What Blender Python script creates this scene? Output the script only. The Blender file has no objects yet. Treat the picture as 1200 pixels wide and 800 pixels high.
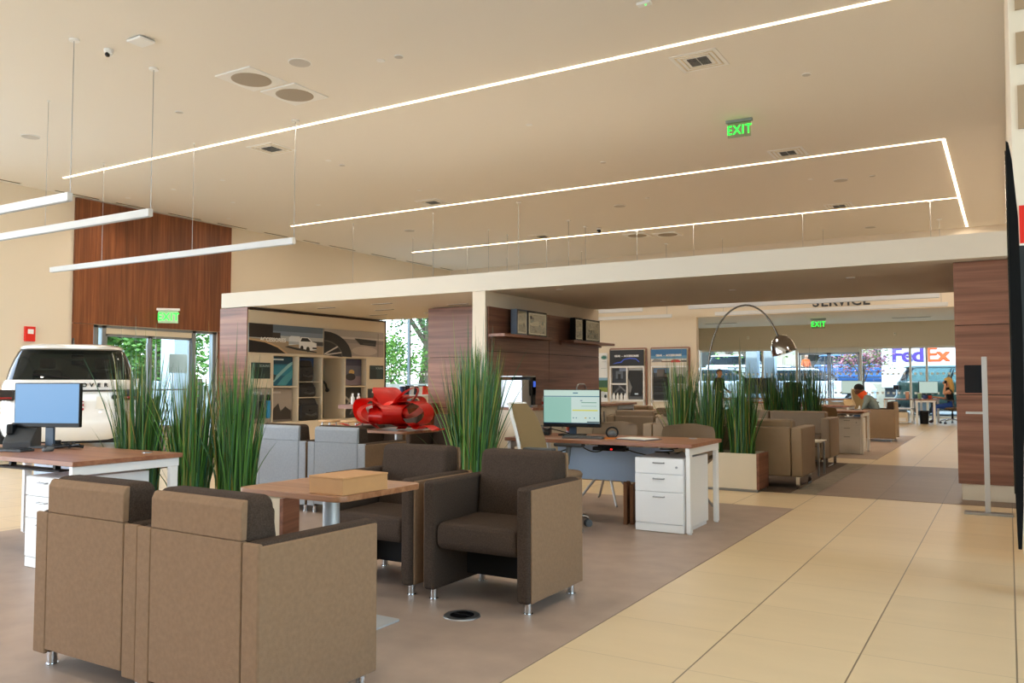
import bpy, bmesh, math, random
from mathutils import Vector, Matrix
random.seed(7)
C = bpy.context.scene.collection
PI = math.pi
def R(d): return math.radians(d)

# ------------------------------------------------------------------ materials
_M = {}
def lin(h):
    h = h.lstrip('#'); v = [int(h[i:i+2], 16)/255 for i in (0, 2, 4)]
    return tuple(c/12.92 if c <= .04045 else ((c+.055)/1.055)**2.4 for c in v) + (1,)
def mat(name, col, rough=.6, metal=0., bump=0., bscale=200., var=0., vscale=4., coat=0., spec=.5):
    if name in _M: return _M[name]
    m = bpy.data.materials.new(name); m.use_nodes = True; nt = m.node_tree; N = nt.nodes; L = nt.links
    b = N['Principled BSDF']; c = lin(col)
    b.inputs['Base Color'].default_value = c; b.inputs['Roughness'].default_value = rough
    b.inputs['Metallic'].default_value = metal; b.inputs['Coat Weight'].default_value = coat
    b.inputs['Specular IOR Level'].default_value = spec
    if bump or var:
        tc = N.new('ShaderNodeTexCoord')
    if var:
        n = N.new('ShaderNodeTexNoise'); n.inputs['Scale'].default_value = vscale; n.inputs['Detail'].default_value = 5
        r = N.new('ShaderNodeMapRange'); r.inputs[1].default_value = .3; r.inputs[2].default_value = .7
        r.inputs[3].default_value = 1-var; r.inputs[4].default_value = 1+var
        mx = N.new('ShaderNodeVectorMath'); mx.operation = 'SCALE'; mx.inputs[0].default_value = c[:3]
        L.new(tc.outputs['Object'], n.inputs['Vector']); L.new(n.outputs['Fac'], r.inputs[0])
        L.new(r.outputs[0], mx.inputs['Scale']); L.new(mx.outputs[0], b.inputs['Base Color'])
    if bump:
        n = N.new('ShaderNodeTexNoise'); n.inputs['Scale'].default_value = bscale; n.inputs['Detail'].default_value = 3
        bp = N.new('ShaderNodeBump'); bp.inputs['Strength'].default_value = bump; bp.inputs['Distance'].default_value = .004
        L.new(tc.outputs['Object'], n.inputs['Vector']); L.new(n.outputs['Fac'], bp.inputs['Height']); L.new(bp.outputs[0], b.inputs['Normal'])
    _M[name] = m; return m
def flat(h): return mat('print ' + h, h, .45)
def emit(name, col, s, base=None):
    if name in _M: return _M[name]
    m = bpy.data.materials.new(name); m.use_nodes = True; b = m.node_tree.nodes['Principled BSDF']
    b.inputs['Base Color'].default_value = lin(base or col); b.inputs['Emission Color'].default_value = lin(col)
    b.inputs['Emission Strength'].default_value = s; b.inputs['Roughness'].default_value = .3
    _M[name] = m; return m
def wood(name, c1, c2, c3, axis='x', rough=.42, sc=1.):
    if name in _M: return _M[name]
    m = bpy.data.materials.new(name); m.use_nodes = True; nt = m.node_tree; N = nt.nodes; L = nt.links
    b = N['Principled BSDF']; b.inputs['Roughness'].default_value = rough
    tc = N.new('ShaderNodeTexCoord'); mp = N.new('ShaderNodeMapping')
    s = {'x': (.5, 14, 14), 'y': (14, .5, 14), 'z': (14, 14, .5)}[axis]
    mp.inputs['Scale'].default_value = tuple(v*sc for v in s)
    n = N.new('ShaderNodeTexNoise'); n.inputs['Scale'].default_value = 1.; n.inputs['Detail'].default_value = 8; n.inputs['Roughness'].default_value = .62
    n.inputs['Distortion'].default_value = .6
    cr = N.new('ShaderNodeValToRGB'); e = cr.color_ramp.elements
    e[0].position = .28; e[0].color = lin(c1); e[1].position = .72; e[1].color = lin(c3)
    k = e.new(.5); k.color = lin(c2)
    L.new(tc.outputs['Object'], mp.inputs[0]); L.new(mp.outputs[0], n.inputs['Vector']); L.new(n.outputs['Fac'], cr.inputs[0]); L.new(cr.outputs[0], b.inputs['Base Color'])
    bp = N.new('ShaderNodeBump'); bp.inputs['Strength'].default_value = .08; bp.inputs['Distance'].default_value = .002
    L.new(n.outputs['Fac'], bp.inputs['Height']); L.new(bp.outputs[0], b.inputs['Normal'])
    _M[name] = m; return m
def plankwood(name, c1, c2, c3, axis='z', across='y', step=.24):
    """vertical veneer boards: each board its own tint"""
    m = wood(name, c1, c2, c3, axis)
    nt = m.node_tree; N = nt.nodes; L = nt.links; b = N['Principled BSDF']
    src = b.inputs['Base Color'].links[0].from_socket
    tc = N.new('ShaderNodeTexCoord'); sx = N.new('ShaderNodeSeparateXYZ'); L.new(tc.outputs['Object'], sx.inputs[0])
    d = N.new('ShaderNodeMath'); d.operation = 'DIVIDE'; d.inputs[1].default_value = step; L.new(sx.outputs['XYZ'.index(across.upper())], d.inputs[0])
    fl = N.new('ShaderNodeMath'); fl.operation = 'FLOOR'; L.new(d.outputs[0], fl.inputs[0])
    wn = N.new('ShaderNodeTexWhiteNoise'); wn.noise_dimensions = '1D'; L.new(fl.outputs[0], wn.inputs['W'])
    mr = N.new('ShaderNodeMapRange'); mr.inputs[3].default_value = .8; mr.inputs[4].default_value = 1.15; L.new(wn.outputs['Value'], mr.inputs[0])
    mx = N.new('ShaderNodeVectorMath'); mx.operation = 'SCALE'; L.new(src, mx.inputs[0]); L.new(mr.outputs[0], mx.inputs['Scale']); L.new(mx.outputs[0], b.inputs['Base Color'])
    return m
def glassmat(name, tint='#ffffff', refl=.5, dark=0., rough=0.):
    if name in _M: return _M[name]
    m = bpy.data.materials.new(name); m.use_nodes = True; nt = m.node_tree; N = nt.nodes; L = nt.links; N.clear()
    out = N.new('ShaderNodeOutputMaterial'); tr = N.new('ShaderNodeBsdfTransparent'); tr.inputs[0].default_value = lin(tint)
    gl = N.new('ShaderNodeBsdfGlossy'); gl.inputs['Roughness'].default_value = rough
    fr = N.new('ShaderNodeFresnel'); fr.inputs[0].default_value = 1.45
    mu = N.new('ShaderNodeMath'); mu.operation = 'MULTIPLY'; mu.inputs[1].default_value = refl; L.new(fr.outputs[0], mu.inputs[0])
    mx = N.new('ShaderNodeMixShader'); L.new(mu.outputs[0], mx.inputs[0])
    if dark:
        df = N.new('ShaderNodeBsdfDiffuse'); df.inputs[0].default_value = (.01, .012, .012, 1)
        m2 = N.new('ShaderNodeMixShader'); m2.inputs[0].default_value = dark; L.new(tr.outputs[0], m2.inputs[1]); L.new(df.outputs[0], m2.inputs[2]); L.new(m2.outputs[0], mx.inputs[1])
    else: L.new(tr.outputs[0], mx.inputs[1])
    L.new(gl.outputs[0], mx.inputs[2]); L.new(mx.outputs[0], out.inputs[0]); _M[name] = m; return m
def tilemat(name, base, grout, sx, sy, ox, oy, wx, wy, var=.05, rough=.35, cross=.5):
    m = bpy.data.materials.new(name); m.use_nodes = True; nt = m.node_tree; N = nt.nodes; L = nt.links
    b = N['Principled BSDF']; b.inputs['Roughness'].default_value = rough
    g = N.new('ShaderNodeNewGeometry'); s = N.new('ShaderNodeSeparateXYZ'); L.new(g.outputs['Position'], s.inputs[0])
    def M(op, a, bb):
        n = N.new('ShaderNodeMath'); n.operation = op
        for i, v in enumerate((a, bb)):
            if v is None: continue
            if isinstance(v, (int, float)): n.inputs[i].default_value = v
            else: L.new(v, n.inputs[i])
        return n.outputs[0]
    def line(c, st, off, w):
        t = M('DIVIDE', M('SUBTRACT', c, off), st); fr = M('FRACT', t, None)
        d = M('MINIMUM', fr, M('SUBTRACT', 1., fr))
        return M('LESS_THAN', d, w/2/st), M('FLOOR', t, None)
    lx, ix = line(s.outputs[0], sx, ox, wx); ly, iy = line(s.outputs[1], sy, oy, wy)
    ly = M('MULTIPLY', ly, cross); gm = M('MAXIMUM', lx, ly)
    wn = N.new('ShaderNodeTexWhiteNoise'); wn.noise_dimensions = '2D'; cb = N.new('ShaderNodeCombineXYZ'); L.new(ix, cb.inputs[0]); L.new(iy, cb.inputs[1]); L.new(cb.outputs[0], wn.inputs['Vector'])
    no = N.new('ShaderNodeTexNoise'); no.inputs['Scale'].default_value = 1.6; no.inputs['Detail'].default_value = 6
    mp = N.new('ShaderNodeMapping'); mp.inputs['Scale'].default_value = (1, 4, 1); L.new(g.outputs['Position'], mp.inputs[0]); L.new(mp.outputs[0], no.inputs['Vector'])
    v = M('ADD', M('MULTIPLY', M('SUBTRACT', wn.outputs['Value'], .5), var), M('MULTIPLY', M('SUBTRACT', no.outputs['Fac'], .5), var*2.4))
    sc = N.new('ShaderNodeVectorMath'); sc.operation = 'SCALE'; sc.inputs[0].default_value = lin(base)[:3]; L.new(M('ADD', v, 1.), sc.inputs['Scale'])
    mx = N.new('ShaderNodeMix'); mx.data_type = 'RGBA'; L.new(gm, mx.inputs['Factor']); L.new(sc.outputs[0], mx.inputs['A']); mx.inputs['B'].default_value = lin(grout)
    L.new(mx.outputs['Result'], b.inputs['Base Color']); return m

CREAM = mat('cream painted plaster', '#e4dac9', .85)
CEIL = mat('white painted ceiling', '#e8e5e0', .9)
WHITEP = mat('white painted plaster', '#dcd6ca', .8)
WALN_X = wood('walnut veneer grain along x', '#63402f', '#845947', '#a0735c', 'x')
WALN_Y = wood('walnut veneer grain along y', '#5e3c2c', '#7e5442', '#996c55', 'y')
WALN_V = plankwood('walnut boards upright', '#5c2f17', '#7d4726', '#985f38', 'z', 'y', .26)
TOPW = wood('walnut laminate desktop', '#7a4d35', '#94634a', '#a97a5c', 'x', .35)
TABW = wood('walnut laminate table', '#734828', '#8e5f40', '#a67856', 'x', .35, 1.4)
TAN = mat('tan woven fabric', '#866c55', .95, bump=.5, bscale=350, var=.07, vscale=60, spec=.15)
BROWN = mat('dark brown woven fabric', '#43372f', .95, bump=.6, bscale=300, var=.3, vscale=170, spec=.12)
BROWN2 = mat('brown leather', '#75614c', .6, var=.04, vscale=9)
TAUPE = mat('taupe leather', '#937d63', .55, var=.04, vscale=9)
DAYGREY = mat('woven fabric with daylight grey', '#9a9fa6', .95, bump=.5, bscale=350, var=.05, vscale=60, spec=.15)  # grey stands in for cool daylight falling on the chair backs
DARK = mat('black fabric', '#14110f', .9)
CHROME = mat('polished chrome', '#d5d6d8', .12, 1.)
STEEL = mat('brushed steel', '#a9adb2', .35, 1.)
SILVER = mat('silver paint', '#b9bcbf', .4, .4)
WHITE = mat('white lacquer', '#eef0f2', .35)
LACQ = mat('cream lacquer', '#ddd3bf', .4)
DAYBLUE = mat('white laminate with daylight blue', '#c9e0fb', .5)  # white desk panel, the blue of the daylight put into its colour
BLACK = mat('black plastic', '#111214', .45, spec=.3); BLACKM = mat('matt black housing', '#08090a', .7, spec=.15)
BLACKG = mat('gloss black', '#0b0c0e', .12)
GREYP = mat('grey plastic', '#5c5f62', .55)
GREYD = mat('charcoal plastic', '#3a3c3f', .55)
CARD = mat('kraft cardboard', '#b08356', .85, var=.04, vscale=20)
CARDD = mat('brown cardboard', '#7a5338', .9)
RED = mat('glossy red ribbon', '#e0281e', .3)
SOIL = mat('dark soil', '#1d1712', .95, bump=.8, bscale=60)
PAPER = mat('white paper', '#e8e6df', .7)
GLASS = glassmat('window glass', '#aab8b6', .55); GLASSC = glassmat('clear window glass', '#f6faf9', .5)
FILM = mat('white window film', '#f2f4f5', .6)
ALU = mat('aluminium frame', '#8d959c', .4, .7)
ALUW = mat('pale window frame', '#d8d2c6', .5)

# ------------------------------------------------------------------ mesh builder
class MB:
    def __init__(s): s.bm = bmesh.new()
    def _add(s, t, M=None, mi=0):
        if M is not None: bmesh.ops.transform(t, matrix=M, verts=t.verts[:])
        mp = {}
        for v in t.verts: mp[v] = s.bm.verts.new(v.co)
        for f in t.faces:
            try: nf = s.bm.faces.new([mp[v] for v in f.verts]); nf.material_index = mi; nf.smooth = True
            except ValueError: pass
        t.free(); return s
    def box(s, x0, x1, y0, y1, z0, z1, bev=0, seg=2, mi=0, M=None):
        t = bmesh.new(); bmesh.ops.create_cube(t, size=1)
        for v in t.verts: v.co = Vector(((x0+x1)/2+v.co.x*abs(x1-x0), (y0+y1)/2+v.co.y*abs(y1-y0), (z0+z1)/2+v.co.z*abs(z1-z0)))
        if bev: bmesh.ops.bevel(t, geom=t.edges[:], offset=bev, segments=seg, profile=.5, affect='EDGES')
        return s._add(t, M, mi)
    def cyl(s, p0, p1, r0, r1=None, n=16, mi=0, cap=True):
        r1 = r0 if r1 is None else r1; p0 = Vector(p0); p1 = Vector(p1); d = p1-p0
        t = bmesh.new(); bmesh.ops.create_cone(t, cap_ends=cap, segments=n, radius1=r0, radius2=r1, depth=d.length)
        M = Matrix.Translation((p0+p1)/2) @ d.to_track_quat('Z', 'Y').to_matrix().to_4x4()
        return s._add(t, M, mi)
    def sph(s, c, r, n=14, mi=0, sc=(1, 1, 1), M=None):
        t = bmesh.new(); bmesh.ops.create_uvsphere(t, u_segments=n, v_segments=max(6, n//2), radius=r)
        T = Matrix.Translation(c) @ Matrix.Diagonal((*sc, 1))
        return s._add(t, (M @ T) if M is not None else T, mi)
    def lathe(s, prof, n=20, c=(0, 0, 0), mi=0, M=None):
        t = bmesh.new(); rings = []
        for r, z in prof:
            rings.append([t.verts.new((c[0]+r*math.cos(2*PI*k/n), c[1]+r*math.sin(2*PI*k/n), c[2]+z)) for k in range(n)])
        for a, b in zip(rings, rings[1:]):
            for k in range(n): t.faces.new((a[k], a[(k+1) % n], b[(k+1) % n], b[k]))
        if prof[0][0] > 1e-4: t.faces.new(list(reversed(rings[0])))
        if prof[-1][0] > 1e-4: t.faces.new(rings[-1])
        bmesh.ops.remove_doubles(t, verts=t.verts[:], dist=1e-5)
        return s._add(t, M, mi)
    def prism(s, pts, axis, a, b, bev=0, seg=2, mi=0, M=None):
        """polygon pts in the plane normal to axis, extruded a..b"""
        t = bmesh.new()
        def P(p, h): return {'x': (h, p[0], p[1]), 'y': (p[0], h, p[1]), 'z': (p[0], p[1], h)}[axis]
        A = [t.verts.new(P(p, a)) for p in pts]; B = [t.verts.new(P(p, b)) for p in pts]
        t.faces.new(A); t.faces.new(list(reversed(B))); n = len(pts)
        for k in range(n): t.faces.new((A[k], B[k], B[(k+1) % n], A[(k+1) % n]))
        bmesh.ops.recalc_face_normals(t, faces=t.faces[:])
        if bev: bmesh.ops.bevel(t, geom=t.edges[:], offset=bev, segments=seg, profile=.5, affect='EDGES')
        return s._add(t, M, mi)
    def tube(s, pts, r, n=8, mi=0, closed=False):
        pts = [Vector(p) for p in pts]; t = bmesh.new(); rings = []; N = len(pts)
        up = None
        for i, p in enumerate(pts):
            d = (pts[(i+1) % N]-pts[i-1]) if closed else (pts[min(i+1, N-1)]-pts[max(i-1, 0)])
            d.normalize()
            if up is None: up = d.orthogonal().normalized()
            up = (up-d*up.dot(d)); up = up.normalized() if up.length > 1e-6 else d.orthogonal().normalized()
            w = d.cross(up); rr = r[i] if isinstance(r, (list, tuple)) else r
            rings.append([t.verts.new(p+(up*math.cos(2*PI*k/n)+w*math.sin(2*PI*k/n))*rr) for k in range(n)])
        for i in range(N if closed else N-1):
            a, b = rings[i], rings[(i+1) % N]
            for k in range(n): t.faces.new((a[k], a[(k+1) % n], b[(k+1) % n], b[k]))
        if not closed: t.faces.new(list(reversed(rings[0]))); t.faces.new(rings[-1])
        return s._add(t, None, mi)
    def poly(s, pts, mi=0):
        f = s.bm.faces.new([s.bm.verts.new(p) for p in pts]); f.material_index = mi; return s
    def grid(s, fn, nu, nv, mi=0, thick=0, closeu=False):
        t = bmesh.new(); V = [[t.verts.new(fn(i/(nu-1), j/(nv-1))) for j in range(nv)] for i in range(nu)]
        for i in range(nu-1):
            for j in range(nv-1): t.faces.new((V[i][j], V[i+1][j], V[i+1][j+1], V[i][j+1]))
        if thick: bmesh.ops.solidify(t, geom=t.faces[:], thickness=thick)
        return s._add(t, None, mi)
    def build(s, name, m, parent=None, loc=None, wn=True, fixn=True):
        if fixn: bmesh.ops.recalc_face_normals(s.bm, faces=s.bm.faces[:])
        me = bpy.data.meshes.new(name); s.bm.to_mesh(me); s.bm.free()
        for k in (m if isinstance(m, (list, tuple)) else [m]): me.materials.append(k)
        me.set_sharp_from_angle(angle=R(50))
        o = bpy.data.objects.new(name, me); C.objects.link(o)
        if loc: o.location = loc
        if parent: o.parent = parent
        if wn and len(me.polygons) < 4000:
            w = o.modifiers.new('wn', 'WEIGHTED_NORMAL'); w.keep_sharp = True; w.weight = 80
        return o

def tag(o, label, cat, group=None, kind=None):
    if label: o['label'] = label
    if cat: o['category'] = cat
    if group: o['group'] = group
    if kind: o['kind'] = kind
    return o
def thing(name, label, cat, loc=(0, 0, 0), rz=0, group=None):
    o = bpy.data.objects.new(name, None); C.objects.link(o); o.location = loc; o.rotation_euler = (0, 0, R(rz))
    o.empty_display_size = .1
    return tag(o, label, cat, group)
def struct(name, mb, m):
    o = mb.build(name, m, wn=False); o['kind'] = 'structure'; return o
def dup(o, loc=None, rz=None, label=None, group=None, scale=None, parent=None):
    c = o.copy(); C.objects.link(c)
    if parent: c.parent = parent
    if loc is not None: c.location = loc
    if rz is not None: c.rotation_euler = (0, 0, R(rz))
    if label: c['label'] = label
    if group: c['group'] = group
    if scale: c.scale = (scale,)*3
    for ch in list(o.children): dup(ch, parent=c)
    return c
def text(body, size, m, loc, rot, parent=None, name='lettering', ext=.002, bold=0., align='CENTER', space=1., sx=1.):
    cu = bpy.data.curves.new(name, 'FONT'); cu.body = body; cu.size = size; cu.extrude = ext; cu.offset = bold
    cu.align_x = align; cu.align_y = 'CENTER'; cu.space_character = space; cu.resolution_u = 3
    tmp = bpy.data.objects.new('tmp', cu); C.objects.link(tmp)
    me = bpy.data.meshes.new_from_object(tmp.evaluated_get(bpy.context.evaluated_depsgraph_get()))
    bpy.data.objects.remove(tmp); me.materials.clear(); me.materials.append(m); me.name = name
    for v in me.vertices: v.co.x *= sx
    o = bpy.data.objects.new(name, me); C.objects.link(o); o.location = loc; o.rotation_euler = [R(a) for a in rot]
    if parent: o.parent = parent
    return o
def fattext(body, size, m, loc, rot, parent, name='lettering', fat=.03, ext=.003, align='LEFT', sx=1., space=1.):
    o = text(body, size, m, loc, rot, parent, name, ext, 0., align, space, sx); bm = bmesh.new()
    for i_, (dx, dy) in enumerate(((-1, -.5), (0, -.5), (1, -.5), (-1, .5), (0, .5), (1, .5))):
        if True:
            t = bmesh.new(); t.from_mesh(o.data); bmesh.ops.delete(t, geom=[f for f in t.faces if f.normal.z < .9], context='FACES_ONLY'); bmesh.ops.translate(t, verts=t.verts[:], vec=(dx*fat, dy*fat, .004*i_))
            mp = {v: bm.verts.new(v.co) for v in t.verts}
            for f in t.faces: bm.faces.new([mp[v] for v in f.verts])
            t.free()
    bm.to_mesh(o.data); bm.free(); return o
FACE_S = (90, 0, 0)      # reads from -Y
FACE_E = (90, 0, 90)     # reads from +X
def picture(name, label, cat, o, u, w, h, layers, group=None, th=.015, frame=None, parent=None):
    """flat printed panel: origin o = lower left corner on its front, u = unit vector of its width; layers = (colour, polygon in 0..1)"""
    u = Vector(u).normalized(); z = Vector((0, 0, 1)); n = u.cross(z); o = Vector(o)
    t = thing(name, label, cat, o + u*w/2, 0, group) if parent is None else parent
    base = Vector((0, 0, 0)) if parent is not None else -u*w/2
    mb = MB(); mats = []; idx = {}
    def mi(c):
        if c not in idx: idx[c] = len(mats); mats.append(flat(c))
        return idx[c]
    def P(a, b, d): return base + u*(a*w) + z*(b*h) + n*d
    bg = layers[0][0]; k = mi(bg)
    c8 = [P(a, b, d) for d in (-th, 0) for a, b in ((0, 0), (1, 0), (1, 1), (0, 1))]
    for q in ((3, 2, 1, 0), (4, 5, 6, 7), (0, 1, 5, 4), (1, 2, 6, 5), (2, 3, 7, 6), (3, 0, 4, 7)): mb.poly([c8[i] for i in q], k)
    for i, (c, pg) in enumerate(layers[1:]):
        mb.poly([P(a, b, .0008*(i+1)) for a, b in pg], mi(c))
    o_ = mb.build('print', mats, t, wn=False, fixn=False)
    if parent is not None: o_.location = o
    if frame:
        fm, fw, fd = frame; f = MB()
        for (a0, a1, b0, b1) in ((-fw, w+fw, -fw, 0), (-fw, w+fw, h, h+fw), (-fw, 0, 0, h), (w, w+fw, 0, h)):
            c = [base + u*a + z*b + n*d for d in (-th, fd) for a, b in ((a0, b0), (a1, b0), (a1, b1), (a0, b1))]
            for q in ((3, 2, 1, 0), (4, 5, 6, 7), (0, 1, 5, 4), (1, 2, 6, 5), (2, 3, 7, 6), (3, 0, 4, 7)): f.poly([c[i] for i in q])
        f.build('frame', fm, t, wn=False)
    return t
def rect(a0, a1, b0, b1): return [(a0, b0), (a1, b0), (a1, b1), (a0, b1)]
def ell(cx, cy, rx, ry, n=20, a0=0, a1=360): return [(cx+rx*math.cos(R(a0+(a1-a0)*k/n)), cy+ry*math.sin(R(a0+(a1-a0)*k/n))) for k in range(n if a1-a0 == 360 else n+1)]
def rrect(x0, x1, y0, y1, r, n=6):
    p = []
    for cx, cy, a in ((x1-r, y1-r, 0), (x0+r, y1-r, 90), (x0+r, y0+r, 180), (x1-r, y0+r, 270)):
        p += [(cx+r*math.cos(R(a+90*k/n)), cy+r*math.sin(R(a+90*k/n))) for k in range(n+1)]
    return p
SKY = 11.0; SUN = 8.0; DLW = 110.; STW = 130.; EXPO = 0.0
# ------------------------------------------------------------------ setting
ZC = 5.4; XL = -18.0; YF = -6.0; YB = 25.5; YW = 31.0
TILE = tilemat('cream porcelain tile', '#d0ba96', '#7a6a55', .6, .6, 0, .45, .007, .006, .06, .33, .35)
VINYL = mat('grey brown vinyl floor', '#9d897b', .45, var=.1, vscale=5)
WOODT = tilemat('brown wood look tile', '#7a604c', '#4d3c30', .6, .6, 0, .45, .006, .005, .16, .38, .4)
RUG = mat('dark brown rug', '#5a4a3e', .95, var=.12, vscale=14)
RUGB = mat('grey rug border', '#8a8070', .95, var=.14, vscale=10)
struct('floor', MB().box(XL-.2, 4.2, YF-.2, YW+.1, -.1, 0), TILE)
struct('floor_vinyl', MB().box(-7.07, -1.8, YF+.02, 8.27, .0005, .003), VINYL)
struct('floor_vinyl_beyond', MB().box(-7.07, -1.8, 14.15, 20.6, .0005, .003), VINYL)
struct('floor_wood_band', MB().box(-1.82, .05, 9.4, 13.26, .0005, .003), WOODT)
struct('floor_rug_border', MB().box(-2.08, -1.82, 9.4, 13.26, .0005, .004), RUGB)
struct('floor_rug', MB().box(-6.15, -2.08, 9.4, 13.26, .0005, .004), RUG)
struct('ceiling', MB().box(XL-.2, 4.2, YF-.2, YB+.2, ZC, ZC+.25), CEIL)
struct('ceiling_service', MB().box(-10.4, 4.2, YB+.2, YW+.6, 3.26, 3.5), CEIL)
# left wall with door opening and window opening
DY0, DY1, DZ = 11.32, 14.84, 2.53
WY0, WY1, WZ = 20.3, 25.4, 3.75
b = MB()
b.box(XL-.2, XL, YF, YF+.5, 0, ZC).box(XL-.2, XL, YF+.5, 7, 0, .3).box(XL-.2, XL, YF+.5, 7, 4.7, ZC).box(XL-.2, XL, 7, DY0, 0, ZC).box(XL-.2, XL, DY0, DY1, DZ, ZC).box(XL-.2, XL, DY1, WY0, 0, ZC)
b.box(XL-.2, XL, WY0, WY1, WZ, ZC).box(XL-.2, XL, WY1, YB+.2, 0, ZC)
struct('wall_left', b, CREAM)
b = MB()   # walnut cladding round the entrance, upright boards
b.box(XL, XL+.06, 10.84, 15.2, DZ+.01, ZC-.03).box(XL, XL+.06, 10.84, DY0, 0, DZ).box(XL, XL+.06, DY1, 15.2, 0, DZ)
struct('wall_left_cladding', b, WALN_V)
struct('wall_back', MB().box(XL, -8.45, YB, YB+.2, 0, ZC), CREAM)
struct('wall_service', MB().box(-8.45, 4.2, YB, YB+.2, 3.26, ZC), CREAM)
struct('wall_side', MB().box(-10.4, -10.2, YB+.2, YW, 0, 3.26), CREAM)
struct('wall_far', MB().box(-10.2, 4.2, YW, YW+.2, 2.42, 3.26), mat('beige painted plaster', '#cfbfa5', .85))
struct('wall_right', MB().box(.06, .2, 6.6, YW, 0, ZC), CREAM)
struct('wall_return', MB().box(.2, 4.2, 6.6, 6.75, 0, ZC), CREAM)
struct('wall_side_near', MB().box(4.0, 4.2, YF, 6.6, 0, .3).box(4.0, 4.2, YF, 6.6, 4.2, ZC).box(4.0, 4.2, YF, YF+1, .3, 4.2).box(4.0, 4.2, 5.5, 6.6, .3, 4.2), CREAM)

b = MB(); b.box(XL, 4, YF-.2, YF, 0, .3).box(XL, 4, YF-.2, YF, 4.7, ZC).box(XL, -17.2, YF-.2, YF, .3, 4.7).box(-6.5, 4, YF-.2, YF, .3, 4.7)
struct('wall_front', b, CREAM)
# portal frame: fascia and soffit over the middle of the hall
P0, P1, PZ0, PZ1 = 9.55, 13.1, 2.47, 2.72
struct('ceiling_portal', MB().box(-11.5, .06, P0, P1, PZ0, PZ1), WHITEP)
b = MB(); b.box(-6.37, -6.16, P0+.02, 13.25, 0, PZ0)
struct('wall_portal', b, CREAM)
JOINT = mat('dark joint', '#1d120c', .9)
struct('trim_joint_backing', MB().box(-6.16, -6.148, 9.62, 13.2, 0, 2.26).box(-8.40, -6.37, 11.32, 11.43, 0, 2.45).box(-.45, .06, 9.8, 13.08, .17, 2.46), JOINT)
b = MB()   # walnut panels on the coffee wall, with open joints
for y0, y1 in ((9.62, 11.372), (11.38, 13.2)):
    for z0, z1 in ((0, 1.64), (1.648, 2.26)):
        b.box(-6.16, -6.135, y0, y1, z0, z1)
struct('wall_portal_panelling', b, WALN_Y)
b = MB()
for z0, z1 in ((0, .78), (.788, 1.62), (1.628, 2.455)): b.box(-8.42, -6.37, 11.3, 11.45, z0, z1)
struct('wall_partition', b, WALN_X)
b = MB()
for z0, z1 in ((.17, 1.08), (1.088, 1.80), (1.808, 2.465)): b.box(-.47, .06, 9.78, 13.1, z0, z1)
struct('wall_pillar', b, WALN_X)
struct('baseboard_pillar', MB().box(-.44, .06, 9.8, 13.08, 0, .17), LACQ)
# glazing ------------------------------------------------------------
def dots(mb, f, a0, a1, zs, mi, step=.17, w=.075):
    n = int((a1-a0)/step)
    for z in zs:
        for k in range(n):
            a = a0+(k+.5)*step
            mb.poly([f(a-w/2, z-w/2), f(a+w/2, z-w/2), f(a+w/2, z+w/2), f(a-w/2, z+w/2)], mi)
def glazing(n, axis, c, a0, a1, z0, z1, mull, fw=.05, trans=None, film=True, mfr=ALU, d=.1):
    fr = MB()
    def bx(p0, p1, q0, q1):
        if axis == 'x': fr.box(c-d/2, c+d/2, p0, p1, q0, q1)
        else: fr.box(p0, p1, c-d/2, c+d/2, q0, q1)
    bx(a0, a1, z1-fw, z1); bx(a0, a1, z0, z0+fw)
    for m in [a0+fw/2, *mull, a1-fw/2]: bx(m-fw/2, m+fw/2, z0+fw, z1-fw)
    if trans: bx(a0, a1, trans-fw/2, trans+fw/2)
    w = struct('window_%d' % n, fr, mfr)
    g = MB()
    if axis == 'x': g.poly([(c, a0, z0), (c, a1, z0), (c, a1, z1), (c, a0, z1)])
    else: g.poly([(a0, c, z0), (a1, c, z0), (a1, c, z1), (a0, c, z1)])
    p = g.build('pane', GLASSC if n in (3, 5) else GLASS, w, wn=False)
    if film:
        f = MB(); dots(f, (lambda a, z: (c+.006, a, z)) if axis == 'x' else (lambda a, z: (a, c-.006, z)), a0+.1, a1-.1, (.83, 1.49), 0)
        f.build('safety_film', FILM, w, wn=False)
    return w
glazing(1, 'x', XL-.1, WY0, WY1, 0, WZ, [23.17], .07)
glazing(2, 'y', YW+.1, -10.2, .06, 0, 2.42, [-8.64, -7.79, -6.57, -4.41, -2.85, -2.35], .07, None, True, ALUW)
glazing(3, 'y', YF-.1, -17.2, -6.5, .3, 4.7, [-14.5, -11.8, -9.2], .08, None, False)
glazing(5, 'x', XL-.1, YF+.5, 7.0, .3, 4.7, [-3, 0, 3], .08, None, False)  # out of view, added to bring cool light onto the left ceiling
glazing(6, 'x', 4.1, YF+1, 5.5, .3, 4.2, [-2, 1, 3.4], .08, None, False)  # out of view, added to light the chair sides from the right
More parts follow.
